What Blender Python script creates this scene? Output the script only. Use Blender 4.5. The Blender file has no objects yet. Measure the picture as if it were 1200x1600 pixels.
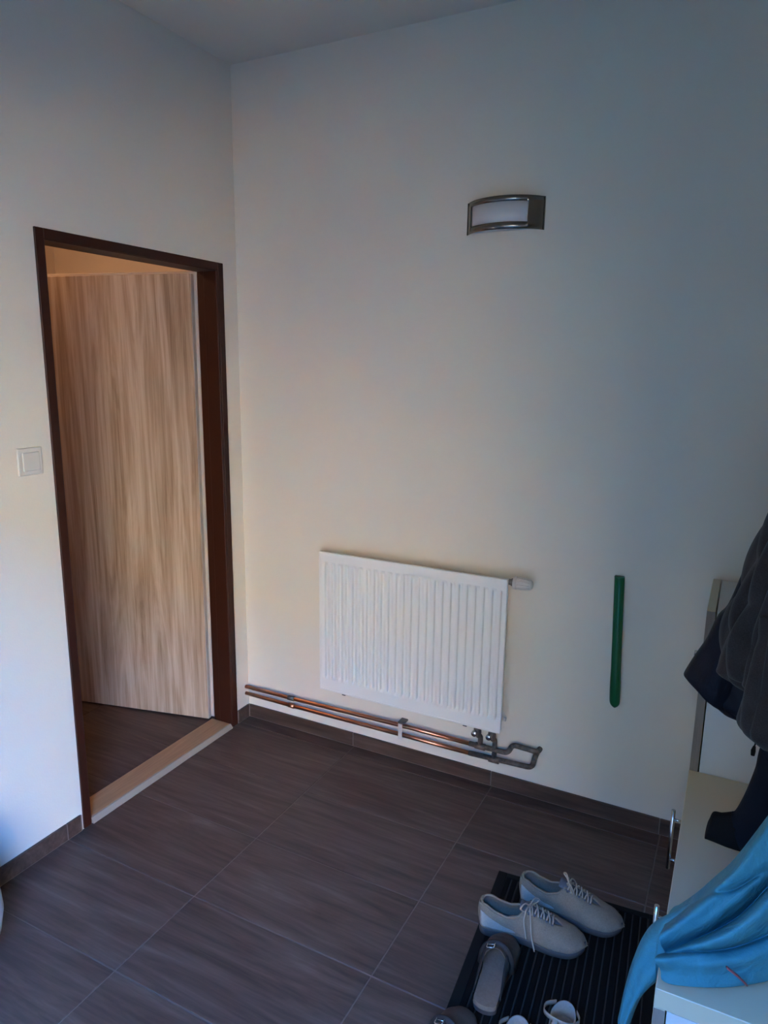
import bpy, bmesh, math, random
from mathutils import Vector, Matrix
random.seed(4)
C = bpy.context.scene.collection
R = math.radians

# ------------------------------------------------------------------ camera
F_PX = 1103.794
CAM = Vector((1.9532, -2.4431, 1.6252))
RIGHT = Vector((0.88861275, 0.45850391, 0.01189747))
DOWN = Vector((0.10391562, -0.17599504, -0.97889085))
FWD = Vector((-0.44673138, 0.87109122, -0.20403716))
cd = bpy.data.cameras.new('camera')
cd.sensor_fit = 'VERTICAL'; cd.sensor_height = 24.0
cd.lens = F_PX / 1600 * 24.0
cd.clip_start = 0.02
cam = bpy.data.objects.new('camera', cd); C.objects.link(cam)
m3 = Matrix((RIGHT, -DOWN, -FWD)).transposed()
cam.matrix_world = Matrix.Translation(CAM) @ m3.to_4x4()
bpy.context.scene.camera = cam

def at(u, v, axis, val):
    """photo pixel (1200 x 1600) -> point on the plane axis = val"""
    d = RIGHT * ((u - 600) / F_PX) + DOWN * ((v - 800) / F_PX) + FWD
    s = (val - CAM[axis]) / d[axis]
    return CAM + d * s

# ------------------------------------------------------------------ world, sun, exposure
w = bpy.data.worlds.new('sky'); bpy.context.scene.world = w; w.use_nodes = True
nt = w.node_tree; nt.nodes.clear()
wo = nt.nodes.new('ShaderNodeOutputWorld'); bg = nt.nodes.new('ShaderNodeBackground')
sky = nt.nodes.new('ShaderNodeTexSky'); sky.sky_type = 'NISHITA'; sky.sun_disc = False
sky.sun_elevation = R(45); sky.sun_rotation = R(20); sky.air_density = 1.0; sky.dust_density = 0.2; sky.ozone_density = 3.0
bg.inputs['Strength'].default_value = 1.15
tint = nt.nodes.new('ShaderNodeMix'); tint.data_type = 'RGBA'; tint.blend_type = 'MULTIPLY'; tint.inputs[0].default_value = 1.0
tint.inputs[7].default_value = (0.24, 0.78, 1.45, 1)      # the phone's white balance leaves the clear sky deep blue
nt.links.new(sky.outputs[0], tint.inputs[6]); nt.links.new(tint.outputs[2], bg.inputs[0]); nt.links.new(bg.outputs[0], wo.inputs[0])
sd = bpy.data.lights.new('sun_offscreen', 'SUN'); sd.energy = 8.0; sd.angle = R(0.6); sd.color = (1.0, 0.66, 0.44)
so = bpy.data.objects.new('sun_offscreen', sd); C.objects.link(so)
so.rotation_euler = (R(50), 0, R(200))   # from behind the house: lights the added facade opposite, never enters
vs = bpy.context.scene.view_settings
vs.view_transform = 'Standard'; vs.look = 'None'; vs.gamma = 1.0; vs.use_curve_mapping = False
vs.exposure = 4.08

# ------------------------------------------------------------------ room dimensions
XR = 2.25        # right wall
YR = -2.62       # wall behind the camera
HC = 2.767       # ceiling
T = 0.10         # left wall thickness
OY0, OY1 = -0.913, -0.122      # doorway opening in the left wall
OZ = 1.985
EX0, EX1, EZ = 1.16, 2.16, 2.02   # entrance opening behind the camera
FX, FY0, FY1, FH = -2.03, -2.4, 0.75, 2.62   # neighbouring room

# ------------------------------------------------------------------ materials
def mat(name, col, rough=0.6, metal=0.0, spec=0.5, **kw):
    m = bpy.data.materials.new(name); m.use_nodes = True
    b = m.node_tree.nodes['Principled BSDF']
    b.inputs['Base Color'].default_value = (*col, 1)
    b.inputs['Roughness'].default_value = rough
    b.inputs['Metallic'].default_value = metal
    b.inputs['Specular IOR Level'].default_value = spec
    for k, v in kw.items():
        b.inputs[k].default_value = v
    return m
def nd(m, t): return m.node_tree.nodes.new(t)
def ln(m, a, b): m.node_tree.links.new(a, b)
def bsdf(m): return m.node_tree.nodes['Principled BSDF']
def coords(m, scale=(1, 1, 1), kind='Object', rnd=0.0):
    tc = nd(m, 'ShaderNodeTexCoord'); mp = nd(m, 'ShaderNodeMapping')
    mp.inputs['Scale'].default_value = scale
    ln(m, tc.outputs[kind], mp.inputs[0])
    if rnd:
        oi = nd(m, 'ShaderNodeObjectInfo'); mu = nd(m, 'ShaderNodeMath'); mu.operation = 'MULTIPLY'
        mu.inputs[1].default_value = rnd; ln(m, oi.outputs['Random'], mu.inputs[0])
        cx = nd(m, 'ShaderNodeCombineXYZ')
        for i in range(3): ln(m, mu.outputs[0], cx.inputs[i])
        ln(m, cx.outputs[0], mp.inputs['Location'])
    return mp.outputs[0]
def noise(m, vec, scale, detail=4, rough=0.55, dist=0.0):
    n = nd(m, 'ShaderNodeTexNoise'); n.inputs['Scale'].default_value = scale
    n.inputs['Detail'].default_value = detail; n.inputs['Roughness'].default_value = rough
    n.inputs['Distortion'].default_value = dist
    if vec is not None: ln(m, vec, n.inputs['Vector'])
    return n.outputs['Fac']
def ramp(m, fac, stops):
    r = nd(m, 'ShaderNodeValToRGB'); e = r.color_ramp.elements
    while len(e) < len(stops): e.new(0.5)
    for i, (p, c) in enumerate(stops):
        e[i].position = p; e[i].color = (*c, 1)
    ln(m, fac, r.inputs[0]); return r.outputs[0]
def bump(m, fac, strength, dist=0.002):
    b = nd(m, 'ShaderNodeBump'); b.inputs['Strength'].default_value = strength
    b.inputs['Distance'].default_value = dist
    ln(m, fac, b.inputs['Height']); ln(m, b.outputs[0], bsdf(m).inputs['Normal'])

def wall_mat(name, col):
    m = mat(name, col, 0.85, spec=0.2)
    v = coords(m)
    f = noise(m, v, 2.2, 3)
    ln(m, ramp(m, f, [(0.3, tuple(c * 0.975 for c in col)), (0.7, col)]), bsdf(m).inputs['Base Color'])
    f2 = noise(m, v, 160, 3, 0.6); bump(m, f2, 0.35, 0.0012)
    return m
M = {}
M['wall'] = wall_mat('white_paint', (0.71, 0.640, 0.530))
M['ceil'] = wall_mat('ceiling_paint', (0.70, 0.635, 0.53))
M['wall2'] = wall_mat('beige_paint', (0.78, 0.68, 0.58))
M['grout'] = mat('grout', (0.21, 0.165, 0.135), 0.9)
M['floor_grout'] = mat('floor_grout', (0.155, 0.115, 0.088), 0.9)

def tile_mat():
    m = mat('brown_wood_look_tile', (0.1, 0.07, 0.06), 0.45, spec=0.35)
    v = coords(m, (1.0, 7.5, 7.5), rnd=37.0)
    a = noise(m, v, 1.7, 6, 0.62, 1.7)
    v2 = coords(m, (2.5, 60, 60), rnd=11.0)
    b = noise(m, v2, 1.2, 4, 0.6)
    mx = nd(m, 'ShaderNodeMix'); mx.data_type = 'FLOAT'; mx.inputs[0].default_value = 0.38
    ln(m, a, mx.inputs[2]); ln(m, b, mx.inputs[3])
    c = ramp(m, mx.outputs[0], [(0.30, (0.030, 0.0175, 0.0125)), (0.47, (0.068, 0.041, 0.030)),
                                (0.58, (0.095, 0.060, 0.044)), (0.72, (0.145, 0.098, 0.074))])
    ln(m, c, bsdf(m).inputs['Base Color'])
    bump(m, mx.outputs[0], 0.25, 0.0015)
    return m
M['tile'] = tile_mat()

def oak_mat(name, stops, sc=1.0, zaxis=True):
    m = mat(name, stops[0][1], 0.5, spec=0.35)
    s = (8 * sc, 8 * sc, 0.55 * sc) if zaxis else (8 * sc, 0.6 * sc, 8 * sc)
    v = coords(m, s)
    a = noise(m, v, 1.6, 5, 0.62, 1.8)
    s2 = (95 * sc, 95 * sc, 2.2 * sc) if zaxis else (95 * sc, 2.2 * sc, 95 * sc)
    b = noise(m, coords(m, s2), 1.0, 5, 0.65, 0.4)
    mx = nd(m, 'ShaderNodeMix'); mx.data_type = 'FLOAT'; mx.inputs[0].default_value = 0.42
    ln(m, a, mx.inputs[2]); ln(m, b, mx.inputs[3])
    ln(m, ramp(m, mx.outputs[0], stops), bsdf(m).inputs['Base Color'])
    bump(m, b, 0.15, 0.001)
    return m
M['oak'] = oak_mat('sonoma_oak', [(0.34, (0.235, 0.15, 0.09)), (0.45, (0.38, 0.262, 0.172)),
                                  (0.56, (0.50, 0.375, 0.27)), (0.70, (0.60, 0.48, 0.37))])
M['oak_edge'] = mat('leaf_edge_strip', (0.50, 0.42, 0.35), 0.5)
M['thresh'] = oak_mat('threshold_oak', [(0.3, (0.25, 0.14, 0.07)), (0.55, (0.36, 0.205, 0.10)), (0.75, (0.43, 0.26, 0.14))], 1.5, False)
M['thresh_edge'] = mat('threshold_edge', (0.30, 0.245, 0.18), 0.55)
M['frame'] = mat('dark_brown_steel_paint', (0.036, 0.0105, 0.0055), 0.45, spec=0.2)
M['rad'] = mat('radiator_enamel', (0.74, 0.71, 0.66), 0.3, spec=0.5)
M['black_pl'] = mat('black_plastic', (0.02, 0.02, 0.02), 0.5)
M['white_pl'] = mat('white_plastic', (0.60, 0.56, 0.50), 0.35)
M['chrome'] = mat('chrome', (0.55, 0.55, 0.55), 0.2, 1.0)
M['dull_metal'] = mat('tarnished_fitting', (0.17, 0.155, 0.14), 0.45, 0.6)
M['steel'] = mat('brushed_steel', (0.26, 0.225, 0.19), 0.27, 1.0)
def copper():
    m = mat('copper_pipe', (0.60, 0.26, 0.14), 0.33, 1.0)
    v = coords(m, (3, 30, 30)); f = noise(m, v, 3, 4)
    ln(m, ramp(m, f, [(0.35, (0.34, 0.15, 0.09)), (0.6, (0.66, 0.30, 0.17))]), bsdf(m).inputs['Base Color'])
    return m
M['copper'] = copper()
def dark_pipe():
    m = mat('soldered_pipe', (0.10, 0.085, 0.07), 0.6, 0.3)
    f = noise(m, coords(m), 60, 3)
    ln(m, ramp(m, f, [(0.3, (0.05, 0.045, 0.04)), (0.7, (0.19, 0.15, 0.12))]), bsdf(m).inputs['Base Color'])
    return m
M['dpipe'] = dark_pipe()
M['glass'] = mat('frosted_glass', (0.58, 0.56, 0.55), 0.35, spec=0.5)
M['green'] = mat('green_plastic', (0.006, 0.095, 0.030), 0.22, spec=0.5)
M['cream'] = mat('cream_laminate', (0.58, 0.50, 0.33), 0.42)
M['white_lam'] = mat('white_laminate', (0.63, 0.61, 0.55), 0.45)
M['edge_brown'] = oak_mat('brown_edging', [(0.3, (0.20, 0.15, 0.11)), (0.7, (0.30, 0.235, 0.18))], 3)
M['rubber'] = mat('black_rubber', (0.007, 0.006, 0.005), 0.75, spec=0.15)
def bristle():
    m = mat('mat_bristle', (0.007, 0.0055, 0.0045), 0.95, spec=0.1)
    f = noise(m, coords(m), 900, 2); bump(m, f, 0.8, 0.003)
    return m
M['bristle'] = bristle()
M['mat_rib'] = mat('mat_strip', (0.036, 0.029, 0.024), 0.7, spec=0.2)
def fabric(name, c0, c1, scale=300, rough=0.9, b=0.5, sheen=0.0):
    m = mat(name, c0, rough, spec=0.15)
    v = coords(m); f = noise(m, v, scale, 3)
    g = noise(m, v, 14, 3)
    mx = nd(m, 'ShaderNodeMix'); mx.data_type = 'FLOAT'; mx.inputs[0].default_value = 0.5
    ln(m, f, mx.inputs[2]); ln(m, g, mx.inputs[3])
    ln(m, ramp(m, mx.outputs[0], [(0.35, c0), (0.65, c1)]), bsdf(m).inputs['Base Color'])
    bump(m, f, b, 0.001)
    bsdf(m).inputs['Sheen Weight'].default_value = sheen
    return m
M['shoe'] = fabric('grey_beige_suede', (0.19, 0.145, 0.10), (0.26, 0.205, 0.145), 260)
M['shoe_patch'] = fabric('pale_grey_suede', (0.33, 0.29, 0.24), (0.41, 0.37, 0.31), 260)
M['shoe_sole'] = mat('dark_sole', (0.05, 0.045, 0.042), 0.7)
M['shoe_in'] = fabric('shoe_lining', (0.10, 0.105, 0.115), (0.15, 0.15, 0.16), 200)
M['lace'] = fabric('cream_lace', (0.33, 0.27, 0.20), (0.40, 0.335, 0.255), 500)
M['taupe'] = fabric('taupe_leather', (0.055, 0.038, 0.028), (0.085, 0.060, 0.046), 120, 0.6, 0.2)
M['dark_leather'] = fabric('dark_leather', (0.018, 0.015, 0.013), (0.030, 0.026, 0.023), 120, 0.5, 0.2)
M['footbed'] = fabric('brown_footbed', (0.15, 0.10, 0.068), (0.20, 0.14, 0.097), 150)
M['strap'] = fabric('pale_strap', (0.24, 0.195, 0.15), (0.31, 0.255, 0.20), 150, 0.5, 0.2)
def wrinkle_cloth(name, c0, c1, rough, sc=11, st=0.5, fine=500):
    m = fabric(name, c0, c1, fine, rough, 0.2)
    n = noise(m, coords(m, (1, 1, 0.7)), sc, 4, 0.5, 0.6)
    bm_ = [x for x in m.node_tree.nodes if x.type == 'BUMP'][0]
    b2 = nd(m, 'ShaderNodeBump'); b2.inputs['Strength'].default_value = st; b2.inputs['Distance'].default_value = 0.02
    ln(m, n, b2.inputs['Height']); ln(m, bm_.outputs[0], b2.inputs['Normal'])
    ln(m, b2.outputs[0], bsdf(m).inputs['Normal'])
    return m
M['blue'] = wrinkle_cloth('blue_nylon', (0.046, 0.205, 0.25), (0.060, 0.25, 0.30), 0.5, 16, 0.6)
M['blue_cuff'] = fabric('grey_blue_cuff', (0.06, 0.09, 0.12), (0.09, 0.12, 0.15))
M['red'] = mat('red_zip_tape', (0.42, 0.09, 0.09), 0.6)
M['navy'] = wrinkle_cloth('navy_nylon', (0.0070, 0.0075, 0.013), (0.010, 0.011, 0.018), 0.55, 14, 0.5)
M['denim'] = wrinkle_cloth('navy_softshell', (0.005, 0.0075, 0.013), (0.008, 0.011, 0.018), 0.85, 14, 0.4)
M['black_rib'] = fabric('black_ribbed_cuff', (0.006, 0.0057, 0.006), (0.010, 0.0095, 0.0095))
M['fur'] = fabric('grey_brown_fur', (0.022, 0.016, 0.014), (0.048, 0.036, 0.032), 420, 0.95, 1.0, 0.12)
M['ceramic'] = mat('white_ceramic', (0.86, 0.86, 0.84), 0.3)
M['soil'] = mat('soil', (0.05, 0.035, 0.025), 0.95)
M['paving'] = mat('dark_paving', (0.05, 0.035, 0.018), 0.9)

# ------------------------------------------------------------------ helpers
def link(name, me, mt=None, parent=None, smooth=False):
    o = bpy.data.objects.new(name, me); C.objects.link(o)
    if mt is not None and not me.materials: me.materials.append(mt)
    if smooth:
        for p in me.polygons: p.use_smooth = True
    if parent is not None: o.parent = parent
    return o
def mesh(name, verts, faces, mt=None, parent=None, smooth=False):
    me = bpy.data.meshes.new(name); me.from_pydata([tuple(v) for v in verts], [], faces); me.update()
    return link(name, me, mt, parent, smooth)
def bmobj(name, bm, mt=None, parent=None, smooth=False):
    me = bpy.data.meshes.new(name); bmesh.ops.recalc_face_normals(bm, faces=bm.faces)
    bm.to_mesh(me); bm.free()
    return link(name, me, mt, parent, smooth)
def add_box(bm, a, b, bev=0.0, seg=2):
    x0, y0, z0 = a; x1, y1, z1 = b
    vs_ = [bm.verts.new(p) for p in ((x0,y0,z0),(x1,y0,z0),(x1,y1,z0),(x0,y1,z0),(x0,y0,z1),(x1,y0,z1),(x1,y1,z1),(x0,y1,z1))]
    fs = [bm.faces.new([vs_[i] for i in f]) for f in ((3,2,1,0),(4,5,6,7),(0,1,5,4),(1,2,6,5),(2,3,7,6),(3,0,4,7))]
    if bev > 0:
        es = {e for f in fs for e in f.edges}
        bmesh.ops.bevel(bm, geom=list(es), offset=bev, segments=seg, affect='EDGES', profile=0.5)
def box(name, a, b, mt, parent=None, bev=0.0, seg=2):
    bm = bmesh.new(); add_box(bm, a, b, bev, seg); return bmobj(name, bm, mt, parent)
def lathe(name, prof, mt, parent=None, n=32, axis='z', origin=(0, 0, 0), smooth=True):
    vs_, fs = [], []
    for (r, h) in prof:
        for k in range(n):
            a = 2 * math.pi * k / n
            p = (r * math.cos(a), r * math.sin(a), h)
            if axis == 'x': p = (h, r * math.cos(a), r * math.sin(a))
            if axis == 'y': p = (r * math.cos(a), h, r * math.sin(a))
            vs_.append((p[0] + origin[0], p[1] + origin[1], p[2] + origin[2]))
    for i in range(len(prof) - 1):
        for k in range(n):
            fs.append((i * n + k, i * n + (k + 1) % n, (i + 1) * n + (k + 1) % n, (i + 1) * n + k))
    fs.append(tuple(range(n))); fs.append(tuple((len(prof) - 1) * n + k for k in range(n))[::-1])
    bm = bmesh.new()
    bv = [bm.verts.new(v) for v in vs_]
    for f in fs:
        try: bm.faces.new([bv[i] for i in f])
        except ValueError: pass
    bmesh.ops.remove_doubles(bm, verts=bm.verts, dist=1e-6)
    o = bmobj(name, bm, mt, parent)
    if smooth:
        for p in o.data.polygons: p.use_smooth = len(p.vertices) <= 4
    return o
def spline(pts, n):
    """Catmull-Rom resample of a list of equal-length tuples/vectors"""
    P = [Vector(p) for p in pts]; out = []
    m = len(P) - 1
    for i in range(n + 1):
        t = i / n * m; k = min(int(t), m - 1); u = t - k
        p0 = P[max(k - 1, 0)]; p1 = P[k]; p2 = P[k + 1]; p3 = P[min(k + 2, m)]
        out.append(0.5 * ((2 * p1) + (p2 - p0) * u + (2 * p0 - 5 * p1 + 4 * p2 - p3) * u * u + (3 * p1 - p0 - 3 * p2 + p3) * u ** 3))
    return out
def add_tube(bm, path, rad, n=12, cap=True, flat=1.0):
    """tube along path; rad a number or one per point; flat squeezes across"""
    P = [Vector(p) for p in path]; rings = []
    up = Vector((0, 0, 1))
    prev = None
    for i, p in enumerate(P):
        d = (P[min(i + 1, len(P) - 1)] - P[max(i - 1, 0)]).normalized()
        if prev is None:
            a = d.cross(up)
            if a.length < 0.1: a = d.cross(Vector((0, 1, 0)))
            a.normalize()
        else:
            a = (prev - d * prev.dot(d)).normalized()
        prev = a; b = d.cross(a)
        r = rad[i] if isinstance(rad, (list, tuple)) else rad
        rings.append([bm.verts.new(p + a * (r * math.cos(2 * math.pi * k / n)) + b * (r * flat * math.sin(2 * math.pi * k / n))) for k in range(n)])
    for i in range(len(rings) - 1):
        for k in range(n):
            bm.faces.new((rings[i][k], rings[i][(k + 1) % n], rings[i + 1][(k + 1) % n], rings[i + 1][k]))
    if cap:
        bm.faces.new(rings[0][::-1]); bm.faces.new(rings[-1])
def tube(name, path, rad, mt, parent=None, n=12, flat=1.0):
    bm = bmesh.new(); add_tube(bm, path, rad, n, True, flat)
    o = bmobj(name, bm, mt, parent, True)
    return o
def rounded(pts, r, seg=6):
    """polyline with rounded corners"""
    P = [Vector(p) for p in pts]; out = [P[0]]
    for i in range(1, len(P) - 1):
        a = (P[i - 1] - P[i]); b = (P[i + 1] - P[i])
        rr = min(r, a.length * 0.49, b.length * 0.49)
        A = P[i] + a.normalized() * rr; B = P[i] + b.normalized() * rr
        for k in range(seg + 1):
            t = k / seg
            out.append(A * (1 - t) ** 2 + P[i] * 2 * t * (1 - t) + B * t * t)
    out.append(P[-1]); return out
def empty(name, loc=(0, 0, 0), rz=0.0):
    o = bpy.data.objects.new(name, None); C.objects.link(o)
    o.empty_display_size = 0.05; o.location = loc; o.rotation_euler = (0, 0, rz); return o
def tag(o, label, cat, group=None):
    o['label'] = label; o['category'] = cat
    if group: o['group'] = group
    return o
def struct(o, label=None):
    o['kind'] = 'structure'
    if label: o['label'] = label
    return o
def copy_tree(o, parent=None):
    c = o.copy(); C.objects.link(c); c.parent = parent
    for ch in list(o.children): copy_tree(ch, c)
    return c
def solidify(o, t, offset=0.0):
    md = o.modifiers.new('thick', 'SOLIDIFY'); md.thickness = t; md.offset = offset
def subsurf(o, n=1):
    md = o.modifiers.new('smooth', 'SUBSURF'); md.levels = n; md.render_levels = n

# ------------------------------------------------------------------ room shell
WT = 0.12
def walls(name, boxes, mt, label):
    bm = bmesh.new()
    for a, b in boxes: add_box(bm, a, b)
    return struct(bmobj(name, bm, mt), label)
walls('wall_back', [((0.0, 0, -0.05), (XR + WT, WT, HC + 0.1))], M['wall'], 'white painted wall behind the radiator')
walls('wall_left', [((-T, OY1 + 0.01, -0.05), (0, WT, HC + 0.1)),
                    ((-T, YR - WT, -0.05), (0, OY0 - 0.01, HC + 0.1)),
                    ((-T, OY0 - 0.01, OZ + 0.01), (0, OY1 + 0.01, HC + 0.1))], M['wall'], 'white painted wall with the doorway')
walls('wall_right', [((XR, YR - WT, -0.05), (XR + WT, 0, HC + 0.1))], M['wall'], 'white painted wall behind the coats')
walls('wall_front', [((0, YR - WT, -0.05), (EX0, YR, HC + 0.1)), ((EX1, YR - WT, -0.05), (XR, YR, HC + 0.1)),
                     ((EX0, YR - WT, EZ), (EX1, YR, HC + 0.1))], M['wall'], 'white wall with the entrance opening')
walls('ceiling', [((0, YR, HC), (XR, 0, HC + 0.1))], M['ceil'], 'plain white ceiling of the hallway')
# neighbouring room seen through the doorway
walls('wall_far_left', [((FX - WT, FY0 - WT, -0.05), (FX, FY1 + WT, FH + 0.1))], M['wall2'], 'warm beige end wall of the next room')
walls('wall_far_back', [((FX, FY1, -0.05), (-T, FY1 + WT, FH + 0.1)), ((-T, WT, -0.05), (0, FY1 + WT, FH + 0.1))], M['wall2'], 'warm beige side wall of the next room')
walls('wall_far_front', [((FX, FY0 - WT, -0.05), (-T, FY0, FH + 0.1))], M['wall2'], 'beige wall of the next room opposite the door leaf')
walls('ceiling_far', [((FX, FY0, FH), (-T, FY1, FH + 0.1))], M['ceil'], 'plain ceiling of the next room')

# floor: grout bed + one object for each tile
floor = struct(walls('floor', [((FX, FY0, -0.06), (-T, FY1, -0.0022)), ((-T, YR, -0.06), (XR, 0, -0.0022))], M['floor_grout'], 'dark brown wood-look tiled floor'))
TX, TY, G = 0.6255, 0.3118, 0.0032
tile_cache = {}
def tile(x0, x1, y0, y1):
    lx, ly = round(x1 - x0, 4), round(y1 - y0, 4)
    if lx < 0.01 or ly < 0.01: return
    k = (lx, ly)
    if k not in tile_cache:
        bm = bmesh.new(); bv = 0.0012
        x, y = lx / 2, ly / 2
        rings = [[(-x, -y, -0.006), (x, -y, -0.006), (x, y, -0.006), (-x, y, -0.006)],
                 [(-x, -y, -bv), (x, -y, -bv), (x, y, -bv), (-x, y, -bv)],
                 [(-x + bv, -y + bv, 0), (x - bv, -y + bv, 0), (x - bv, y - bv, 0), (-x + bv, y - bv, 0)]]
        vv = [[bm.verts.new(p) for p in r] for r in rings]
        for i in range(2):
            for j in range(4): bm.faces.new((vv[i][j], vv[i][(j + 1) % 4], vv[i + 1][(j + 1) % 4], vv[i + 1][j]))
        bm.faces.new(vv[2])
        me = bpy.data.meshes.new('tile'); bmesh.ops.recalc_face_normals(bm, faces=bm.faces); bm.to_mesh(me); bm.free()
        me.materials.append(M['tile']); tile_cache[k] = me
    o = bpy.data.objects.new('tile', tile_cache[k]); C.objects.link(o); o.parent = floor
    o.location = ((x0 + x1) / 2, (y0 + y1) / 2, 0)
def tiles(xa, xb, ya, yb, offx):
    k0 = math.floor((xa - offx) / TX)
    while offx + k0 * TX < xb:
        j = math.floor((ya + 0.075) / TY)
        while -0.075 + j * TY < yb:
            tile(max(xa, offx + k0 * TX + G / 2), min(xb, offx + (k0 + 1) * TX - G / 2),
                 max(ya, -0.075 + j * TY + G / 2), min(yb, -0.075 + (j + 1) * TY - G / 2))
            j += 1
        k0 += 1
tiles(0.003, XR, YR, -0.003, 0.5705)
tiles(-2.03, -0.052, -1.5, FY1, -0.68)

# skirting tiles
BH = 0.062
def skirt_tile(parent, along, a, b, side):
    g = 0.0016
    if along == 'x': box('skirting_tile', (a + g, -0.0085, 0.002), (b - g, 0, BH), M['tile'], parent, 0.001, 1)
    elif along == 'y': box('skirting_tile', (0, a + g, 0.002), (0.0085, b - g, BH), M['tile'], parent, 0.001, 1)
    else: box('skirting_tile', (XR - 0.0085, a + g, 0.002), (XR, b - g, BH), M['tile'], parent, 0.001, 1)
bb = struct(box('baseboard_back', (0, -0.0065, 0.0), (XR, 0, BH - 0.0015), M['grout']), 'brown tile skirting along the radiator wall')
for a, b in ((0.0085, 0.566), (0.566, 1.1915), (1.1915, 1.817), (1.817, XR - 0.009)): skirt_tile(bb, 'x', a, b, 0)
bl = struct(box('baseboard_left', (0, YR, 0.0), (0.0065, -0.953, BH - 0.0015), M['grout']), 'brown tile skirting on the doorway wall')
for a, b in ((-1.013, -0.956), (-1.62, -1.013), (-2.23, -1.62), (-2.84, -2.23), (YR, -2.84)): skirt_tile(bl, 'y', a, b, 0)
bl2 = struct(box('baseboard_corner', (0, -0.088, 0.0), (0.0065, -0.0085, BH - 0.0015), M['grout']), 'short brown tile skirting between doorway and corner')
skirt_tile(bl2, 'y', -0.088, -0.0088, 0)
br = struct(box('baseboard_right', (XR - 0.0065, YR, 0.0), (XR, -0.0085, BH - 0.0015), M['grout']), 'brown tile skirting on the coat wall')
for a, b in ((-0.61, -0.0085), (-1.235, -0.61), (-1.86, -1.235), (-2.485, -1.86), (YR, -2.485)): skirt_tile(br, 'r', a, b, 0)

# ------------------------------------------------------------------ doorway: steel frame, oak leaf, threshold
d1 = struct(empty('door_1', (-0.05, (OY0 + OY1) / 2, 0)), 'open oak-look door in a dark brown steel frame')
def child(o):
    o.parent = d1; o.matrix_parent_inverse = Matrix.Translation(-Vector(d1.location)); return o
FW = 0.031
def frame_profile(name, kind):
    """steel frame: face on the hall side, deep reveal with a stop, slim face on the far side"""
    bm = bmesh.new()
    if kind == 'right':
        add_box(bm, (-0.106, OY1, 0), (0.006, OY1 + FW, OZ + FW), 0.0015, 1)
        add_box(bm, (-0.062, OY1 - 0.012, 0), (0.0045, OY1 + 0.004, OZ - 0.0005), 0.002, 1)
    elif kind == 'left':
        add_box(bm, (-0.106, OY0 - FW, 0), (0.006, OY0, OZ + FW), 0.0015, 1)
        add_box(bm, (-0.062, OY0 - 0.004, 0), (0.0045, OY0 + 0.003, OZ - 0.0005), 0.002, 1)
    else:
        add_box(bm, (-0.106, OY0 + 0.0005, OZ), (0.006, OY1 - 0.0005, OZ + FW), 0.0015, 1)
        add_box(bm, (-0.062, OY0 + 0.003, OZ - 0.002), (0.0045, OY1 - 0.012, OZ + 0.004), 0.002, 1)
    return child(bmobj(name, bm, M['frame']))
frame_profile('door_jamb', 'right'); frame_profile('door_jamb', 'left'); frame_profile('door_head', 'top')
# leaf, hinged at the far side of the right jamb
leaf = child(empty('door_leaf', (-0.112, -0.112, 0.008), 0))
LA = R(180 + 13.4)
leaf.rotation_euler = (0, 0, LA)
leaf['label'] = 'sonoma oak door leaf standing open into the next room'
LW, LH, LT = 0.80, 1.984, 0.040
# local +x runs away from the hinge; the hall face is local +y
bm = bmesh.new(); add_box(bm, (0.026, -0.012, 0), (LW - 0.013, 0.0135, LH - 0.013), 0.0012, 1)
pn = bmobj('leaf_panel', bm, M['oak'], leaf)
box('rebate_lip', (0.010, -0.028, 0), (LW, -0.0125, LH), M['oak_edge'], leaf, 0.0015, 1)
box('edge_band', (0.0235, -0.0115, 0.001), (0.0258, 0.0125, LH - 0.0135), M['oak_edge'], leaf)
for zc in (0.25, 1.72):
    lathe('hinge', [(0.0, zc - 0.04), (0.007, zc - 0.04), (0.007, zc + 0.04), (0.0, zc + 0.04)], M['chrome'], leaf, 12, origin=(0.002, -0.030, 0))
# threshold
th = child(box('threshold', (-0.108, OY0 + 0.004, 0.0), (-0.006, OY1 - 0.013, 0.020), M['thresh'], None, 0.003, 2))
bm = bmesh.new()
ya, yb = OY0 + 0.004, OY1 - 0.013
pv = [(-0.0055, 0.0195), (0.0, 0.0195), (0.012, 0.004), (0.012, 0.0005), (-0.0055, 0.0005)]
A = [bm.verts.new((x, ya, z)) for x, z in pv]; B = [bm.verts.new((x, yb, z)) for x, z in pv]
for i in range(5): bm.faces.new((A[i], A[(i + 1) % 5], B[(i + 1) % 5], B[i]))
bm.faces.new(A[::-1]); bm.faces.new(B)
child(bmobj('threshold_nosing', bm, M['thresh_edge']))

# entrance behind the camera: frame only, daylight comes through it
d2 = struct(empty('door_2', ((EX0 + EX1) / 2, YR, 0)), 'entrance opening behind the camera')
for nm, a, b in (('door_jamb', (EX0 - 0.05, YR - WT - 0.01, 0), (EX0, YR + 0.01, EZ + 0.05)), ('door_jamb', (EX1, YR - WT - 0.01, 0), (EX1 + 0.05, YR + 0.01, EZ + 0.05)),
                 ('door_head', (EX0, YR - WT - 0.01, EZ), (EX1, YR + 0.01, EZ + 0.05))):
    o = box(nm, a, b, M['white_pl'], None, 0.002, 1); o.parent = d2; o.matrix_parent_inverse = Matrix.Translation(-Vector(d2.location))
struct(box('ground', (-16, -30, -0.20), (24, YR - WT - 0.012, -0.02), M['paving']), 'warm paved ground outside the entrance')
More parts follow.
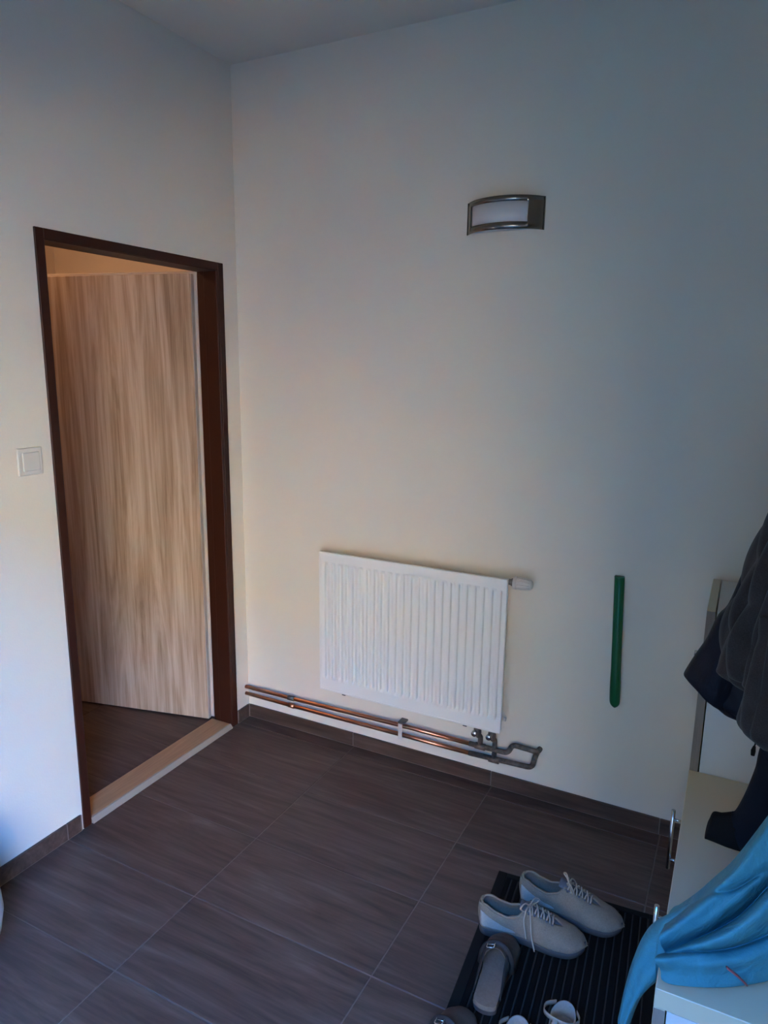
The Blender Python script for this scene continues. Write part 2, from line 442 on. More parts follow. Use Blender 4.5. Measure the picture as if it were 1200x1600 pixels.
# added unseen to shape entrance light: warm sunlit house and light-blocking bushes
fh = tag(empty('light_shaping_house', (9.0, -9.5, 0)), 'unseen ochre rendered house added across the yard to bounce warm light and cut the low sky', 'house')
for nm, a, b, mt_ in (('wall', (-18, -4, -0.05), (9, 0, 5.2), 'render'), ('roof', (-18.3, -4.3, 5.2), (9.3, 0.3, 5.4), 'roof')):
    box(nm, a, b, mat(nm + '_' + mt_, (0.62, 0.38, 0.16) if nm == 'wall' else (0.25, 0.10, 0.06), 0.9), fh)
for k in range(3):
    wn = box('window', (-4 + 3.2 * k, 0.0, 0.9), (-2.8 + 3.2 * k, 0.04, 2.3), M['white_pl'], fh)
    box('pane', (-3.93 + 3.2 * k, 0.041, 0.97), (-2.87 + 3.2 * k, 0.045, 2.23), mat('window_pane', (0.05, 0.06, 0.07), 0.1), wn)
hm_ = mat('light_blocking_leaves', (0.034, 0.034, 0.020), 0.9)  # unseen bushes added to block entrance light from the room's right side
f_ = noise(hm_, coords(hm_), 14, 4); bump(hm_, f_, 1.0, 0.08)
vs_, fs = [], []
nfh = lambda x, z: 0.12 * math.sin(3.1 * x + 1.7 * z) + 0.10 * math.sin(5.3 * x - 4.1 * z) + 0.05 * math.sin(11 * z + 9 * x)
for i in range(41):
    x = -6.0 + 8.65 * i / 40
    for (dy, z) in ((0.0, -0.05), (0.05, 1.0), (0.1, 2.0), (0.05, 3.0), (-0.1, 3.9), (-0.5, 4.2), (-0.9, 3.9), (-1.0, 2.0), (-1.0, -0.05)):
        vs_.append((x, -5.5 + dy + nfh(x, z) * (1 if z > 0 else 0), z + (0.3 * nfh(x * 2, 1) if z > 3.5 else 0)))
for i in range(40):
    for k in range(8): q = i * 9 + k; fs.append((q, q + 1, q + 10, q + 9))
fs.append(tuple(range(9))); fs.append(tuple(40 * 9 + k for k in range(9)))
tag(mesh('light_blocking_hedge', vs_, fs, hm_, None, True), 'tall dark green bushy screen added out of view in the yard to block entrance light', 'light_blocking_hedge')
pl = bpy.data.lights.new('entrance_door_offscreen', 'AREA'); pl.shape = 'RECTANGLE'; pl.size = EX1 - EX0; pl.size_y = EZ; pl.cycles.is_portal = True
po = bpy.data.objects.new('entrance_door_offscreen', pl); C.objects.link(po)
po.location = ((EX0 + EX1) / 2, YR - 0.06, EZ / 2); po.rotation_euler = (R(90), 0, 0)

# lamp of the next room
cl = tag(empty('ceiling_lamp_offscreen', (-1.20, -0.62, FH)), 'round glass ceiling lamp lit in the next room', 'lamp')
lathe('lamp_base', [(0.0, 0.0), (0.10, 0.0), (0.10, -0.025), (0.0, -0.025)], M['white_pl'], cl, 24)
sh = mat('lit_opal_glass', (0.9, 0.85, 0.8), 0.4)
bsdf(sh).inputs['Emission Color'].default_value = (1.0, 0.58, 0.33, 1); bsdf(sh).inputs['Emission Strength'].default_value = 2.1
lathe('lamp_shade_offscreen', [(0.0, -0.14), (0.08, -0.13), (0.125, -0.095), (0.135, -0.06), (0.12, -0.0255), (0.0, -0.0255)], sh, cl, 24)

# ------------------------------------------------------------------ radiator
RX0, RX1, RZ0, RZ1, RYF = 0.460, 1.245, 0.286, 0.879, -0.098
rad = tag(empty('radiator', ((RX0 + RX1) / 2, 0, RZ0)), 'white fluted steel panel radiator hanging on the wall above copper pipes', 'radiator')
def rc(o): o.parent = rad; o.matrix_parent_inverse = Matrix.Translation(-Vector(rad.location)); return o
def groove_panel(yf, sgn, name):
    NG = 24; pitch = (1.2335 - 0.4905) / (NG - 1); g0 = 0.4905
    xs = [RX0, RX0 + 0.003]
    for k in range(NG):
        c = g0 + k * pitch
        for d in (-0.0098, -0.0088, -0.0078, -0.0068, -0.0058, 0.0, 0.0058, 0.0068, 0.0078, 0.0088, 0.0098): xs.append(c + d)
    xs += [RX1 - 0.003, RX1]
    xs = sorted(x for x in xs if RX0 <= x <= RX1)
    zt, zb = 0.842, 0.334
    zs = [RZ0, RZ0 + 0.003, zb - 0.007, zb - 0.003, zb + 0.003, zb + 0.010, zb + 0.02] + [zb + 0.02 + (zt - zb - 0.04) * i / 6 for i in range(1, 6)] + [zt - 0.02, zt - 0.010, zt - 0.003, zt + 0.003, zt + 0.007, RZ1 - 0.003, RZ1]
    vs_, fs = [], []
    for z in zs:
        for x in xs:
            k = round((x - g0) / pitch); k = min(max(k, 0), NG - 1); dx = abs(x - (g0 + k * pitch))
            a = 1 - min(max((dx - 0.0062) / 0.0034, 0), 1); a = a * a * (3 - 2 * a)
            dz = max(zb - z, z - zt, -1)
            b = min(max((-max(zb + 0.006 - z, z - (zt - 0.006))) / 0.008 + 0.5, 0), 1); b = b * b * (3 - 2 * b)
            e = min(x - RX0, RX1 - x, z - RZ0, RZ1 - z)
            rim = -0.003 if e < 0.0029 and False else 0.0
            vs_.append((x, yf - sgn * (-0.0115 * a * b) + rim, z))
    n = len(xs)
    for i in range(len(zs) - 1):
        for j in range(n - 1): fs.append((i * n + j, i * n + j + 1, (i + 1) * n + j + 1, (i + 1) * n + j))
    o = mesh(name, vs_, fs, M['rad'], None, True)
    solidify(o, 0.0015, 0)
    return rc(o)
groove_panel(RYF, 1, 'front_panel')
# rim seam around the front panel
bm = bmesh.new()
for a, b in (((RX0 - 0.002, RYF - 0.0022, RZ1 - 0.004), (RX1 + 0.002, RYF + 0.012, RZ1 + 0.003)), ((RX0 - 0.002, RYF - 0.0022, RZ0 - 0.003), (RX1 + 0.002, RYF + 0.012, RZ0 + 0.004)),
             ((RX0 - 0.003, RYF - 0.0022, RZ0), (RX0 + 0.004, RYF + 0.012, RZ1)), ((RX1 - 0.004, RYF - 0.0022, RZ0), (RX1 + 0.003, RYF + 0.012, RZ1))):
    add_box(bm, a, b, 0.0015, 2)
rc(bmobj('panel_rim', bm, M['rad'], None))
rc(box('rear_plate', (RX0 + 0.004, RYF + 0.0125, RZ0 + 0.004), (RX1 - 0.004, RYF + 0.020, RZ1 - 0.004), M['rad'], None, 0.002, 1))
bm = bmesh.new()
for k in range(24):
    x = RX0 + 0.05 + k * 0.0298
    add_box(bm, (x, RYF + 0.0205, RZ0 + 0.06), (x + 0.012, RYF + 0.045, RZ1 - 0.06))
rc(bmobj('convector_fins', bm, M['rad'], None))
for x in (RX0 + 0.12, RX1 - 0.14):
    rc(box('wall_bracket', (x, -0.077, RZ0 - 0.006), (x + 0.028, -0.0045, RZ1 - 0.09), M['rad'], None, 0.002, 1))
for x in (0.562, 1.098):
    rc(box('bracket_foot', (x, RYF + 0.003, RZ0 - 0.010), (x + 0.016, RYF + 0.011, RZ0 - 0.0035), M['black_pl'], None, 0.001, 1))
# thermostatic head
hz = 0.866; hy = -0.066
rc(lathe('valve_body', [(0, RX1 - 0.001), (0.011, RX1 - 0.001), (0.011, RX1 + 0.008), (0.014, RX1 + 0.008), (0.014, RX1 + 0.016), (0, RX1 + 0.016)], M['dull_metal'], None, 20, 'x', (0, hy, hz), False))
x0 = RX1 + 0.0165
head = rc(lathe('thermostat_head', [(0, x0), (0.0225, x0), (0.024, x0 + 0.003), (0.024, x0 + 0.010), (0.0215, x0 + 0.011), (0.0215, x0 + 0.014), (0.0235, x0 + 0.015), (0.0205, x0 + 0.045), (0.0165, x0 + 0.064), (0.012, x0 + 0.068), (0, x0 + 0.0685)], M['white_pl'], None, 28, 'x', (0, hy, hz)))
bm = bmesh.new()
for k in range(12):
    a = 2 * math.pi * k / 12
    p = [(x0 + 0.017, hy + 0.0235 * math.cos(a), hz + 0.0235 * math.sin(a)), (x0 + 0.045, hy + 0.0205 * math.cos(a), hz + 0.0205 * math.sin(a)), (x0 + 0.060, hy + 0.0175 * math.cos(a), hz + 0.0175 * math.sin(a))]
    add_tube(bm, p, 0.0016, 6)
gr = bmobj('grip_rib', bm, M['white_pl'], head, True)
gr.matrix_parent_inverse = Matrix.Identity(4)
rc(lathe('air_vent', [(0, RX1 - 0.001), (0.008, RX1 - 0.001), (0.008, RX1 + 0.008), (0, RX1 + 0.008)], M['white_pl'], None, 14, 'x', (0, -0.05, RZ0 + 0.035)))

# ------------------------------------------------------------------ heating pipes
hp = tag(empty('heating_pipes', (0.7, -0.03, 0.13)), 'pair of copper heating pipes with dark soldered ends along the skirting', 'pipes')
def hc_(o): o.parent = hp; o.matrix_parent_inverse = Matrix.Translation(-Vector(hp.location)); return o
PY, PR = -0.030, 0.0088
ZU, ZL = 0.172, 0.131
def pz(x, z0, z1): return z0 + (z1 - z0) * min(x / 0.8, 1)
for z0, z1 in ((0.157, ZU), (0.124, ZL)):
    hc_(tube('copper_pipe', [(0.004, PY + 0.006, z0), (0.27, PY, z0 + (z1 - z0) * 0.35), (0.8, PY, z1), (1.105, PY, z1)], PR, M['copper']))
    x = 0.262
    hc_(tube('coupling', [(x - 0.016, PY, z0 + (z1 - z0) * 0.34), (x + 0.016, PY, z0 + (z1 - z0) * 0.36)], 0.0108, M['dpipe'] if z1 == ZU else M['copper']))
# clamp
cb = hc_(box('pipe_clamp', (0.799, PY - 0.0125, ZL - 0.016), (0.817, PY - 0.010, ZU + 0.012), M['white_pl'], None, 0.001, 1))
hc_(box('clamp_screw_plate', (0.796, PY - 0.012, ZU + 0.0125), (0.826, -0.001, ZU + 0.020), M['dull_metal'], None, 0.002, 1))
# soldered tees and risers to the radiator
VX1, VX2 = 1.150, 1.208
hc_(tube('soldered_pipe', rounded([(1.105, PY, ZU), (1.262, PY, ZU + 0.002), (1.278, PY, 0.214), (1.375, PY, 0.210), (1.377, -0.002, 0.210)], 0.018), 0.0100, M['dpipe']))
hc_(tube('soldered_pipe', rounded([(1.105, PY, ZL), (1.358, PY, 0.140), (1.366, PY, 0.186), (1.366, -0.002, 0.188)], 0.02), 0.0100, M['dpipe']))
for vx, zz in ((VX1, ZU), (VX2, ZL)):
    hc_(tube('riser', rounded([(vx, PY, zz), (vx, PY, 0.215), (vx, -0.066, 0.236), (vx, -0.070, RZ0 + 0.002)], 0.012), 0.0098, M['dpipe']))
    hc_(tube('tee', [(vx - 0.020, PY, zz), (vx + 0.020, PY, zz)], 0.0128, M['dpipe']))
    v = hc_(lathe('valve_body', [(0, 0.240), (0.014, 0.240), (0.0155, 0.246), (0.0155, 0.264), (0.012, 0.267), (0.012, RZ0 - 0.004), (0, RZ0 - 0.004)], M['dull_metal'], None, 6, 'z', (vx, -0.070, 0), False))
    hc_(lathe('valve_screw', [(0, -0.098), (0.009, -0.098), (0.011, -0.095), (0.011, -0.078), (0, -0.078)], M['chrome'], None, 16, 'y', (vx - 0.006, 0, 0.254)))

# ------------------------------------------------------------------ wall lamp
wl = tag(empty('wall_lamp', (1.148, 0, 2.12)), 'brushed steel wall lamp with curved plate around a frosted window', 'lamp')
LWH, LD = 0.134, 0.072       # half width, bulge
Z0, Z1 = -0.052, 0.052
def arc(t, off=0.0):         # t in [-1, 1]
    Rr = (LWH ** 2 + LD ** 2) / (2 * LD)
    am = math.asin(LWH / Rr); a = am * t
    return ((Rr + off) * math.sin(a), -((Rr + off) * math.cos(a) - (Rr - LD)))
NT = 40
ts = [-1 + 2 * i / NT for i in range(NT + 1)]
def strip(name, t0, t1, z0, z1, mt, off=0.0, thick=0.0025, n=24):
    vs_, fs = [], []
    for i in range(n + 1):
        t = t0 + (t1 - t0) * i / n
        for (o_, z) in ((off, z0), (off, z1), (off + thick, z1), (off + thick, z0)):
            x, y = arc(t, o_); vs_.append((x, y, z))
    for i in range(n):
        for k in range(4):
            fs.append((i * 4 + k, i * 4 + (k + 1) % 4, (i + 1) * 4 + (k + 1) % 4, (i + 1) * 4 + k))
    fs.append((3, 2, 1, 0)); fs.append(tuple(n * 4 + k for k in range(4)))
    bm = bmesh.new(); bv = [bm.verts.new(v) for v in vs_]
    for f in fs: bm.faces.new([bv[i] for i in f])
    o = bmobj(name, bm, mt, wl)
    for p in o.data.polygons: p.use_smooth = abs(p.normal.z) < 0.5
    return o
WA, WB = -0.78, 0.60; WZ0, WZ1 = -0.030, 0.034
# steel plate as one frame with a window
vs_, fs = [], []
tt = sorted(set([-1 + 2 * i / 36 for i in range(37)] + [WA, WB])); zz = [Z0, WZ0, WZ1, Z1]
for off in (0.0, 0.002):
    for t in tt:
        for z in zz:
            x, y = arc(t, off); vs_.append((x, y, z))
nT = len(tt)
def vid(l, i, j): return l * nT * 4 + i * 4 + j
bm = bmesh.new(); bv = [bm.verts.new(v) for v in vs_]
solid = lambda i, j: not (j == 1 and tt[i] >= WA - 1e-6 and tt[i + 1] <= WB + 1e-6)
for i in range(nT - 1):
    for j in range(3):
        if not solid(i, j): continue
        for l in (0, 1):
            bm.faces.new([bv[vid(l, i, j)], bv[vid(l, i + 1, j)], bv[vid(l, i + 1, j + 1)], bv[vid(l, i, j + 1)]])
bes = [e for e in bm.edges if len(e.link_faces) == 1]
idx = {v: k for k, v in enumerate(bv)}
for e in bes:
    a, b = idx[e.verts[0]], idx[e.verts[1]]
    h = nT * 4
    if a < h and b < h: bm.faces.new([bv[a], bv[b], bv[b + h], bv[a + h]])
steel_plate = bmobj('steel_plate', bm, M['steel'], wl)
for p in steel_plate.data.polygons: p.use_smooth = abs(p.normal.z) < 0.5
strip('frosted_window', WA - 0.02, WB + 0.02, -0.046, 0.046, M['glass'], -0.0045, 0.003)
bm = bmesh.new(); add_box(bm, (-0.118, -0.016, -0.046), (0.118, 0, 0.046), 0.002, 1)
bmobj('back_plate', bm, M['white_pl'], wl)
for s in (-1, 1):
    box('side_return', (s * LWH - 0.001 if s > 0 else -LWH - 0.001, -0.006, Z0), (LWH + 0.001 if s > 0 else -LWH + 0.001, 0, Z1), M['steel'], wl)
# opal glass trough inside, seen from below
vs_, fs = [], []
for i in range(25):
    t = -0.86 + 1.72 * i / 24
    x, y = arc(t, -0.008)
    vs_ += [(x, y, -0.047), (x, -0.017, -0.047)]
for i in range(24): fs.append((2 * i, 2 * i + 1, 2 * i + 3, 2 * i + 2))
o = mesh('opal_base', vs_, fs, M['glass'], wl); solidify(o, 0.003, 0)

# ------------------------------------------------------------------ light switch
sw = tag(empty('light_switch', (0, -1.0265, 1.322)), 'square white light switch on the wall beside the door frame', 'switch')
box('switch_frame', (0, -0.0415, -0.0425), (0.008, 0.0415, 0.0425), M['white_pl'], sw, 0.0025, 3)
box('rocker', (0.0062, -0.0275, -0.029), (0.0125, 0.029, 0.029), M['white_pl'], sw, 0.002, 2)

# ------------------------------------------------------------------ shoehorn
shn = tag(empty('shoehorn', (1.632, -0.004, 0.44)), 'long dark green plastic shoehorn hanging on the wall beside the radiator', 'shoehorn')
vs_, fs = [], []
NZ, NA = 40, 10
for i in range(NZ + 1):
    s = i / NZ; z = 0.003 + 0.487 * s
    hw = 0.0165 + 0.0015 * math.sin(math.pi * min(max((0.30 - s) / 0.3, 0), 1))
    if s < 0.045: hw *= math.sqrt(max(1 - ((0.045 - s) / 0.045) ** 2, 0.0)) * 0.98 + 0.02
    dep = 0.013 + 0.004 * math.exp(-((s - 0.2) / 0.1) ** 2)
    if s > 0.95: dep += 0.003 * (s - 0.95) / 0.05
    xc = -0.018 * s; yb = -0.003 - 0.010 * s * 0.6
    for k in range(NA + 1):
        a = math.pi * k / NA
        vs_.append((xc - hw * math.cos(a), yb - dep * math.sin(a) * min(1, hw / 0.014), z))
for i in range(NZ):
    for k in range(NA):
        q = i * (NA + 1) + k; fs.append((q, q + 1, q + NA + 2, q + NA + 1))
bl_ = mesh('horn_blade', vs_, fs, M['green'], shn, True); solidify(bl_, 0.0022, 0); subsurf(bl_, 1)
box('hanging_nail', (-0.021, -0.006, 0.470), (-0.015, 0.004, 0.476), M['chrome'], shn)
box('horn_end', (-0.0335, -0.0235, 0.486), (-0.0025, -0.0065, 0.491), M['green'], shn, 0.0015, 2)

# ------------------------------------------------------------------ bench cabinet and tall cabinet
BF, BT_, BY0, BY1 = 1.9015, 0.480, -1.205, -0.372
be = tag(empty('shoe_bench', (BF, BY1, 0), R(0.3)), 'low cream-topped shoe cabinet along the right wall under the blue jacket', 'cabinet')
BLn = BY0 - BY1; DP = XR - BF - 0.016
box('cabinet_top', (0.0, BLn, BT_ - 0.042), (DP, 0.0, BT_), M['cream'], be, 0.0015, 1)
bm = bmesh.new()
add_box(bm, (0.024, BLn + 0.0005, 0.05), (DP, BLn + 0.018, BT_ - 0.0425)); add_box(bm, (0.024, -0.018, 0.05), (DP, -0.0005, BT_ - 0.0425))
add_box(bm, (0.024, BLn + 0.018, 0.05), (DP, -0.018, 0.068)); add_box(bm, (DP - 0.006, BLn + 0.018, 0.068), (DP, -0.018, BT_ - 0.0425))
add_box(bm, (0.024, BLn / 2 - 0.008, 0.068), (DP - 0.006, BLn / 2 + 0.008, BT_ - 0.0425))
bmobj('body', bm, M['white_lam'], be)
box('plinth', (0.045, BLn + 0.01, 0.0), (DP, -0.01, 0.0495), M['white_lam'], be)
for k in range(2):
    y1 = -0.002 + k * BLn / 2; y0 = y1 + BLn / 2 + 0.004
    if k == 1: y0 = BLn + 0.001
    dr = box('cabinet_door', (0.0, y0, 0.055), (0.0215, y1, BT_ - 0.044), M['cream'], be, 0.0008, 1)
    box('door_edging', (0.0005, y0 - 0.0012, 0.0555), (0.021, y0 - 0.0001, BT_ - 0.0445), M['edge_brown'], dr)
    hy_ = -0.061 if k == 0 else -0.477
    bm = bmesh.new()
    add_tube(bm, [(-0.027, hy_, 0.185), (-0.027, hy_, 0.376)], 0.0058, 14)
    for z in (0.215, 0.346): add_tube(bm, [(-0.027, hy_, z), (0.001, hy_, z)], 0.0042, 10)
    h = bmobj('handle', bm, M['chrome'], dr, True)
    for p in h.data.polygons: p.use_smooth = len(p.vertices) == 4
tc_ = tag(empty('tall_cabinet', (BF + 0.0005, -0.018, 0)), 'taller narrow white cabinet with brown door edging beside the back wall', 'cabinet')
TH = 0.966; TL = -(0.3685 - 0.018)
bm = bmesh.new()
add_box(bm, (0.026, TL, 0.05), (DP - 0.002, TL + 0.018, TH - 0.003)); add_box(bm, (0.026, -0.020, 0.05), (DP - 0.002, -0.002, TH - 0.003))
add_box(bm, (0.026, TL + 0.018, TH - 0.021), (DP - 0.002, -0.020, TH - 0.003)); add_box(bm, (0.026, TL + 0.018, 0.05), (DP - 0.002, -0.020, 0.068))
add_box(bm, (DP - 0.008, TL + 0.018, 0.068), (DP - 0.002, -0.020, TH - 0.021))
bmobj('body', bm, M['white_lam'], tc_)
box('plinth', (0.05, TL + 0.01, 0), (DP - 0.002, -0.012, 0.0495), M['white_lam'], tc_)
dr = box('cabinet_door', (0.0, TL + 0.001, 0.055), (0.0225, -0.003, TH), M['cream'], tc_, 0.0008, 1)
box('door_edging', (0.0003, TL - 0.0012, 0.0555), (0.0222, TL + 0.0009, TH - 0.0005), M['edge_brown'], dr)
lathe('knob', [(0, -0.022), (0.007, -0.022), (0.009, -0.018), (0.007, -0.012), (0.004, -0.008), (0.004, 0.001), (0, 0.001)], M['chrome'], dr, 16, 'x', (0, TL + 0.06, 0.815))

# ------------------------------------------------------------------ doormat
MA = R(4.2)
dm = tag(empty('doormat', (1.376, -0.462, 0), MA), 'black ribbed doormat on the tiles under the shoes', 'doormat')
MWd, ML = 0.495, 0.80
box('rubber_base', (0, -ML, 0), (MWd, 0, 0.0045), M['rubber'], dm, 0.0015, 1)
bm = bmesh.new(); bd = 0.030
for a, b in (((0.0005, -ML, 0.0042), (bd, 0, 0.0095)), ((MWd - bd, -ML, 0.0042), (MWd - 0.0005, 0, 0.0095)), ((bd, -bd * 0.7, 0.0042), (MWd - bd, -0.0005, 0.0095)), ((bd, -ML, 0.0042), (MWd - bd, -ML + bd, 0.0095))):
    add_box(bm, a, b, 0.0018, 2)
bmobj('border', bm, M['rubber'], dm)
ribme = None; stripme = None
NR = 20; rp = (MWd - 2 * bd) / NR
for k in range(NR):
    x = bd + rp * k
    if ribme is None:
        a = box('pile_rib', (0.0015, -ML + bd + 0.002, 0.0042), (rp - 0.0065, -bd * 0.7 - 0.002, 0.0118), M['bristle'], dm, 0.002, 2)
        b = box('rubber_strip', (rp - 0.0052, -ML + bd + 0.002, 0.0042), (rp - 0.0012, -bd * 0.7 - 0.002, 0.0092), M['mat_rib'], dm, 0.001, 1)
        ribme, stripme = a.data, b.data
    else:
        a = link('pile_rib', ribme, None, dm); b = link('rubber_strip', stripme, None, dm)
    a.location.x = x; b.location.x = x
MZ = 0.0122

# ------------------------------------------------------------------ sneakers
def lerp_tab(tab, s):
    for (a, va), (b, vb) in zip(tab, tab[1:]):
        if s <= b:
            t = (s - a) / (b - a) if b > a else 0
            t = t * t * (3 - 2 * t) * 0.4 + t * 0.6
            return va + (vb - va) * t
    return tab[-1][1]
def outline(s, Lh, wt):
    """half width of a rounded shoe plan at fraction s along its length"""
    w_ = lerp_tab(wt, s)
    e = 0.075
    if s < e: w_ *= math.sqrt(max(1 - ((e - s) / e) ** 2, 0))
    if s > 1 - 0.16: w_ *= math.sqrt(max(1 - ((s - 0.84) / 0.16) ** 2.2, 0))
    return w_
def make_sneaker(label):
    L = 0.300
    root = tag(empty('sneaker'), label, 'shoe', 'pale sneakers on the doormat')
    wt = [(0, 0.036), (0.2, 0.036), (0.42, 0.037), (0.7, 0.050), (0.85, 0.049), (1.0, 0.040)]
    cen = lambda s: 0.006 * math.sin(math.pi * (s - 0.1))
    # sole
    N = 44; ring = []
    for i in range(N + 1):
        s = 0.5 - 0.5 * math.cos(math.pi * i / N); ring.append((s * L, cen(s) + outline(s, L, wt) + 0.003))
    for i in range(N - 1, 0, -1):
        s = 0.5 - 0.5 * math.cos(math.pi * i / N); ring.append((s * L, cen(s) - outline(s, L, wt) - 0.003))
    n = len(ring); vs_, fs = [], []
    def sz(x, top):
        s = x / L; spring = 0.014 * max(0, (s - 0.72) / 0.28) ** 2 + 0.003 * max(0, (0.1 - s) / 0.1)
        return spring + (0.0 if not top else 0.022 - 0.004 * min(max((s - 0.3) / 0.4, 0), 1))
    for lvl, (top, grow) in enumerate(((False, 0.96), (False, 1.0), (True, 1.0), (True, 0.97))):
        for (x, y) in ring:
            s = x / L; c = cen(min(max(s, 0), 1))
            z = sz(x, top) + (0.003 if lvl == 1 else (-0.002 if lvl == 2 else 0))
            vs_.append((L / 2 + (x - L / 2) * (grow if grow < 1 else 1.0), c + (y - c) * grow, z))
    for l in range(3):
        for k in range(n): fs.append((l * n + k, l * n + (k + 1) % n, (l + 1) * n + (k + 1) % n, (l + 1) * n + k))
    fs.append(tuple(range(n))[::-1]); fs.append(tuple(3 * n + k for k in range(n)))
    mesh('sole', vs_, fs, M['shoe_sole'], root, True)
    # upper: two half shells from the sole edge to a rim line
    rimw = [(0, 0.012), (0.03, 0.020), (0.10, 0.027), (0.25, 0.029), (0.36, 0.026), (0.43, 0.017), (0.50, 0.012), (0.72, 0.009), (0.765, 0.003), (0.79, 0.0), (1, 0.0)]
    rimh = [(0, 0.088), (0.06, 0.088), (0.16, 0.074), (0.26, 0.067), (0.36, 0.076), (0.43, 0.096), (0.48, 0.098), (0.60, 0.086), (0.72, 0.071), (0.80, 0.062), (0.90, 0.052), (0.96, 0.043), (1.0, 0.026)]
    NS, NV = 56, 12
    def shell(side, nm, s0, s1, off, mt):
        vs_, fs = [], []
        for i in range(NS + 1):
            q = i / NS; s = s0 + (s1 - s0) * (0.5 - 0.5 * math.cos(math.pi * q) if s0 == 0 and s1 == 1 else q)
            w_ = outline(s, L, wt); c = cen(s)
            rw = min(lerp_tab(rimw, s), w_ * 0.98); rh = lerp_tab(rimh, s)
            zb = sz(s * L, True) - 0.004
            for k in range(NV + 1):
                t = k / NV
                # quadratic bezier, control at (wide, high)
                cx_ = w_ * 1.10; cz_ = zb + (rh - zb) * (0.95 if s > 0.5 else 0.62)
                y = (1 - t) ** 2 * w_ + 2 * t * (1 - t) * cx_ + t * t * rw
                z = (1 - t) ** 2 * zb + 2 * t * (1 - t) * cz_ + t * t * rh
                xh = s * L
                if s < 0.12: xh += -0.006 * math.sin(math.pi * min(t * 0.9, 1)) * (1 - s / 0.12)
                if s > 0.85: xh += 0.004 * math.sin(math.pi * t) * (s - 0.85) / 0.15
                wr = 0.0010 * math.sin(70 * s + 5 * t) * math.sin(math.pi * t) * (1 if s > 0.55 else 0.4)
                vs_.append((xh, c + side * (y + off + wr), z + off * 0.5))
        for i in range(NS):
            for k in range(NV):
                a = i * (NV + 1) + k
                f = (a, a + 1, a + NV + 2, a + NV + 1)
                fs.append(f if side > 0 else f[::-1])
        return vs_, fs
    V, Fc = [], []
    for side in (1, -1):
        v, f = shell(side, '', 0, 1, 0, None); o_ = len(V)
        V += v; Fc += [tuple(i + o_ for i in ff) for ff in f]
    bm = bmesh.new(); bv = [bm.verts.new(v) for v in V]
    for f in Fc:
        try: bm.faces.new([bv[i] for i in f])
        except ValueError: pass
    bmesh.ops.remove_doubles(bm, verts=bm.verts, dist=0.0006)
    bmesh.ops.dissolve_degenerate(bm, edges=bm.edges, dist=1e-5)
    up = bmobj('upper', bm, M['shoe'], root, True); solidify(up, 0.0035, -1)
    # heel side patches
    for side in (1, -1):
        vs_, fs = [], []
        for i in range(21):
            q = i / 20; s = 0.035 + 0.33 * q
            w_ = outline(s, L, wt); c = cen(s); rw = min(lerp_tab(rimw, s), w_ * 0.98); rh = lerp_tab(rimh, s); zb = sz(s * L, True) - 0.004
            t0 = 0.10 + 0.10 * q; t1 = 0.62 * (1 - q) ** 0.8 + t0 + 0.02
            for k in range(9):
                t = t0 + (t1 - t0) * k / 8
                y = (1 - t) ** 2 * w_ + 2 * t * (1 - t) * w_ * 1.10 + t * t * rw
                z = (1 - t) ** 2 * zb + 2 * t * (1 - t) * (zb + (rh - zb) * 0.62) + t * t * rh
                xh = s * L + (-0.006 * math.sin(math.pi * min(t * 0.9, 1)) * (1 - s / 0.12) if s < 0.12 else 0)
                vs_.append((xh - 0.001, c + side * (y + 0.0016), z + 0.0008))
        for i in range(20):
            for k in range(8):
                a = i * 9 + k; f = (a, a + 1, a + 10, a + 9); fs.append(f if side > 0 else f[::-1])
        o = mesh('side_patch', vs_, fs, M['shoe_patch'], root, True); solidify(o, 0.0012, 0)
    # collar roll
    bm = bmesh.new()
    pts = []
    for i in range(29):
        s = 0.44 - 0.44 * i / 28
        pts.append((s * L + 0.004, cen(s) + min(lerp_tab(rimw, s), outline(s, L, wt) * 0.98) - 0.001, lerp_tab(rimh, s)))
    pts2 = [(x, 2 * cen(min(x / L, 1)) - y, z) for (x, y, z) in pts][::-1]
    add_tube(bm, pts + pts2[1:], 0.0038, 8)
    bmobj('collar', bm, M['shoe'], root, True)
    # insole / lining
    vs_, fs = [], []
    for i in range(25):
        s = 0.02 + 0.70 * i / 24; w_ = outline(s, L, wt) * 0.93
        vs_ += [(s * L, cen(s) + w_, 0.026), (s * L, cen(s) - w_, 0.026)]
    for i in range(24): fs.append((2 * i, 2 * i + 1, 2 * i + 3, 2 * i + 2))
    mesh('insole', vs_, fs, M['shoe_in'], root, True)
    # tongue
    vs_, fs = [], []
    for i in range(15):
        s = 0.38 + 0.40 * i / 14
        rw = 0.020 if s < 0.5 else 0.016; h = lerp_tab(rimh, max(s, 0.44)) - 0.004 + (0.012 * (0.5 - s) / 0.12 if s < 0.5 else 0)
        for k in range(7):
            y = -rw + 2 * rw * k / 6
            vs_.append((s * L, cen(s) + y, h - 0.006 * (y / rw) ** 2))
    for i in range(14):
        for k in range(6): fs.append((i * 7 + k, i * 7 + k + 1, i * 7 + k + 8, i * 7 + k + 7))
    o = mesh('tongue', vs_, fs, M['shoe_in'], root, True); solidify(o, 0.004, 0)
    # laces
    ss = [0.47, 0.525, 0.58, 0.635, 0.69]
    for j, s in enumerate(ss):
        bm = bmesh.new()
        s2 = s + (0.03 if j < 4 else 0.0)
        w1 = lerp_tab(rimw, s) + 0.009; h1 = lerp_tab(rimh, s) - 0.003
        for sg in (1, -1):
            p = [(s * L, cen(s) + sg * w1, h1), (s * L + 0.002, cen(s) + sg * w1 * 0.6, h1 + 0.008), (((s + s2) / 2) * L, cen(s), h1 + 0.0095 + 0.001 * sg), (s2 * L, cen(s2) - sg * w1 * 0.6, h1 + 0.004), (s2 * L, cen(s2) - sg * w1, h1 - 0.006)]
            add_tube(bm, spline(p, 14), 0.0022, 7)
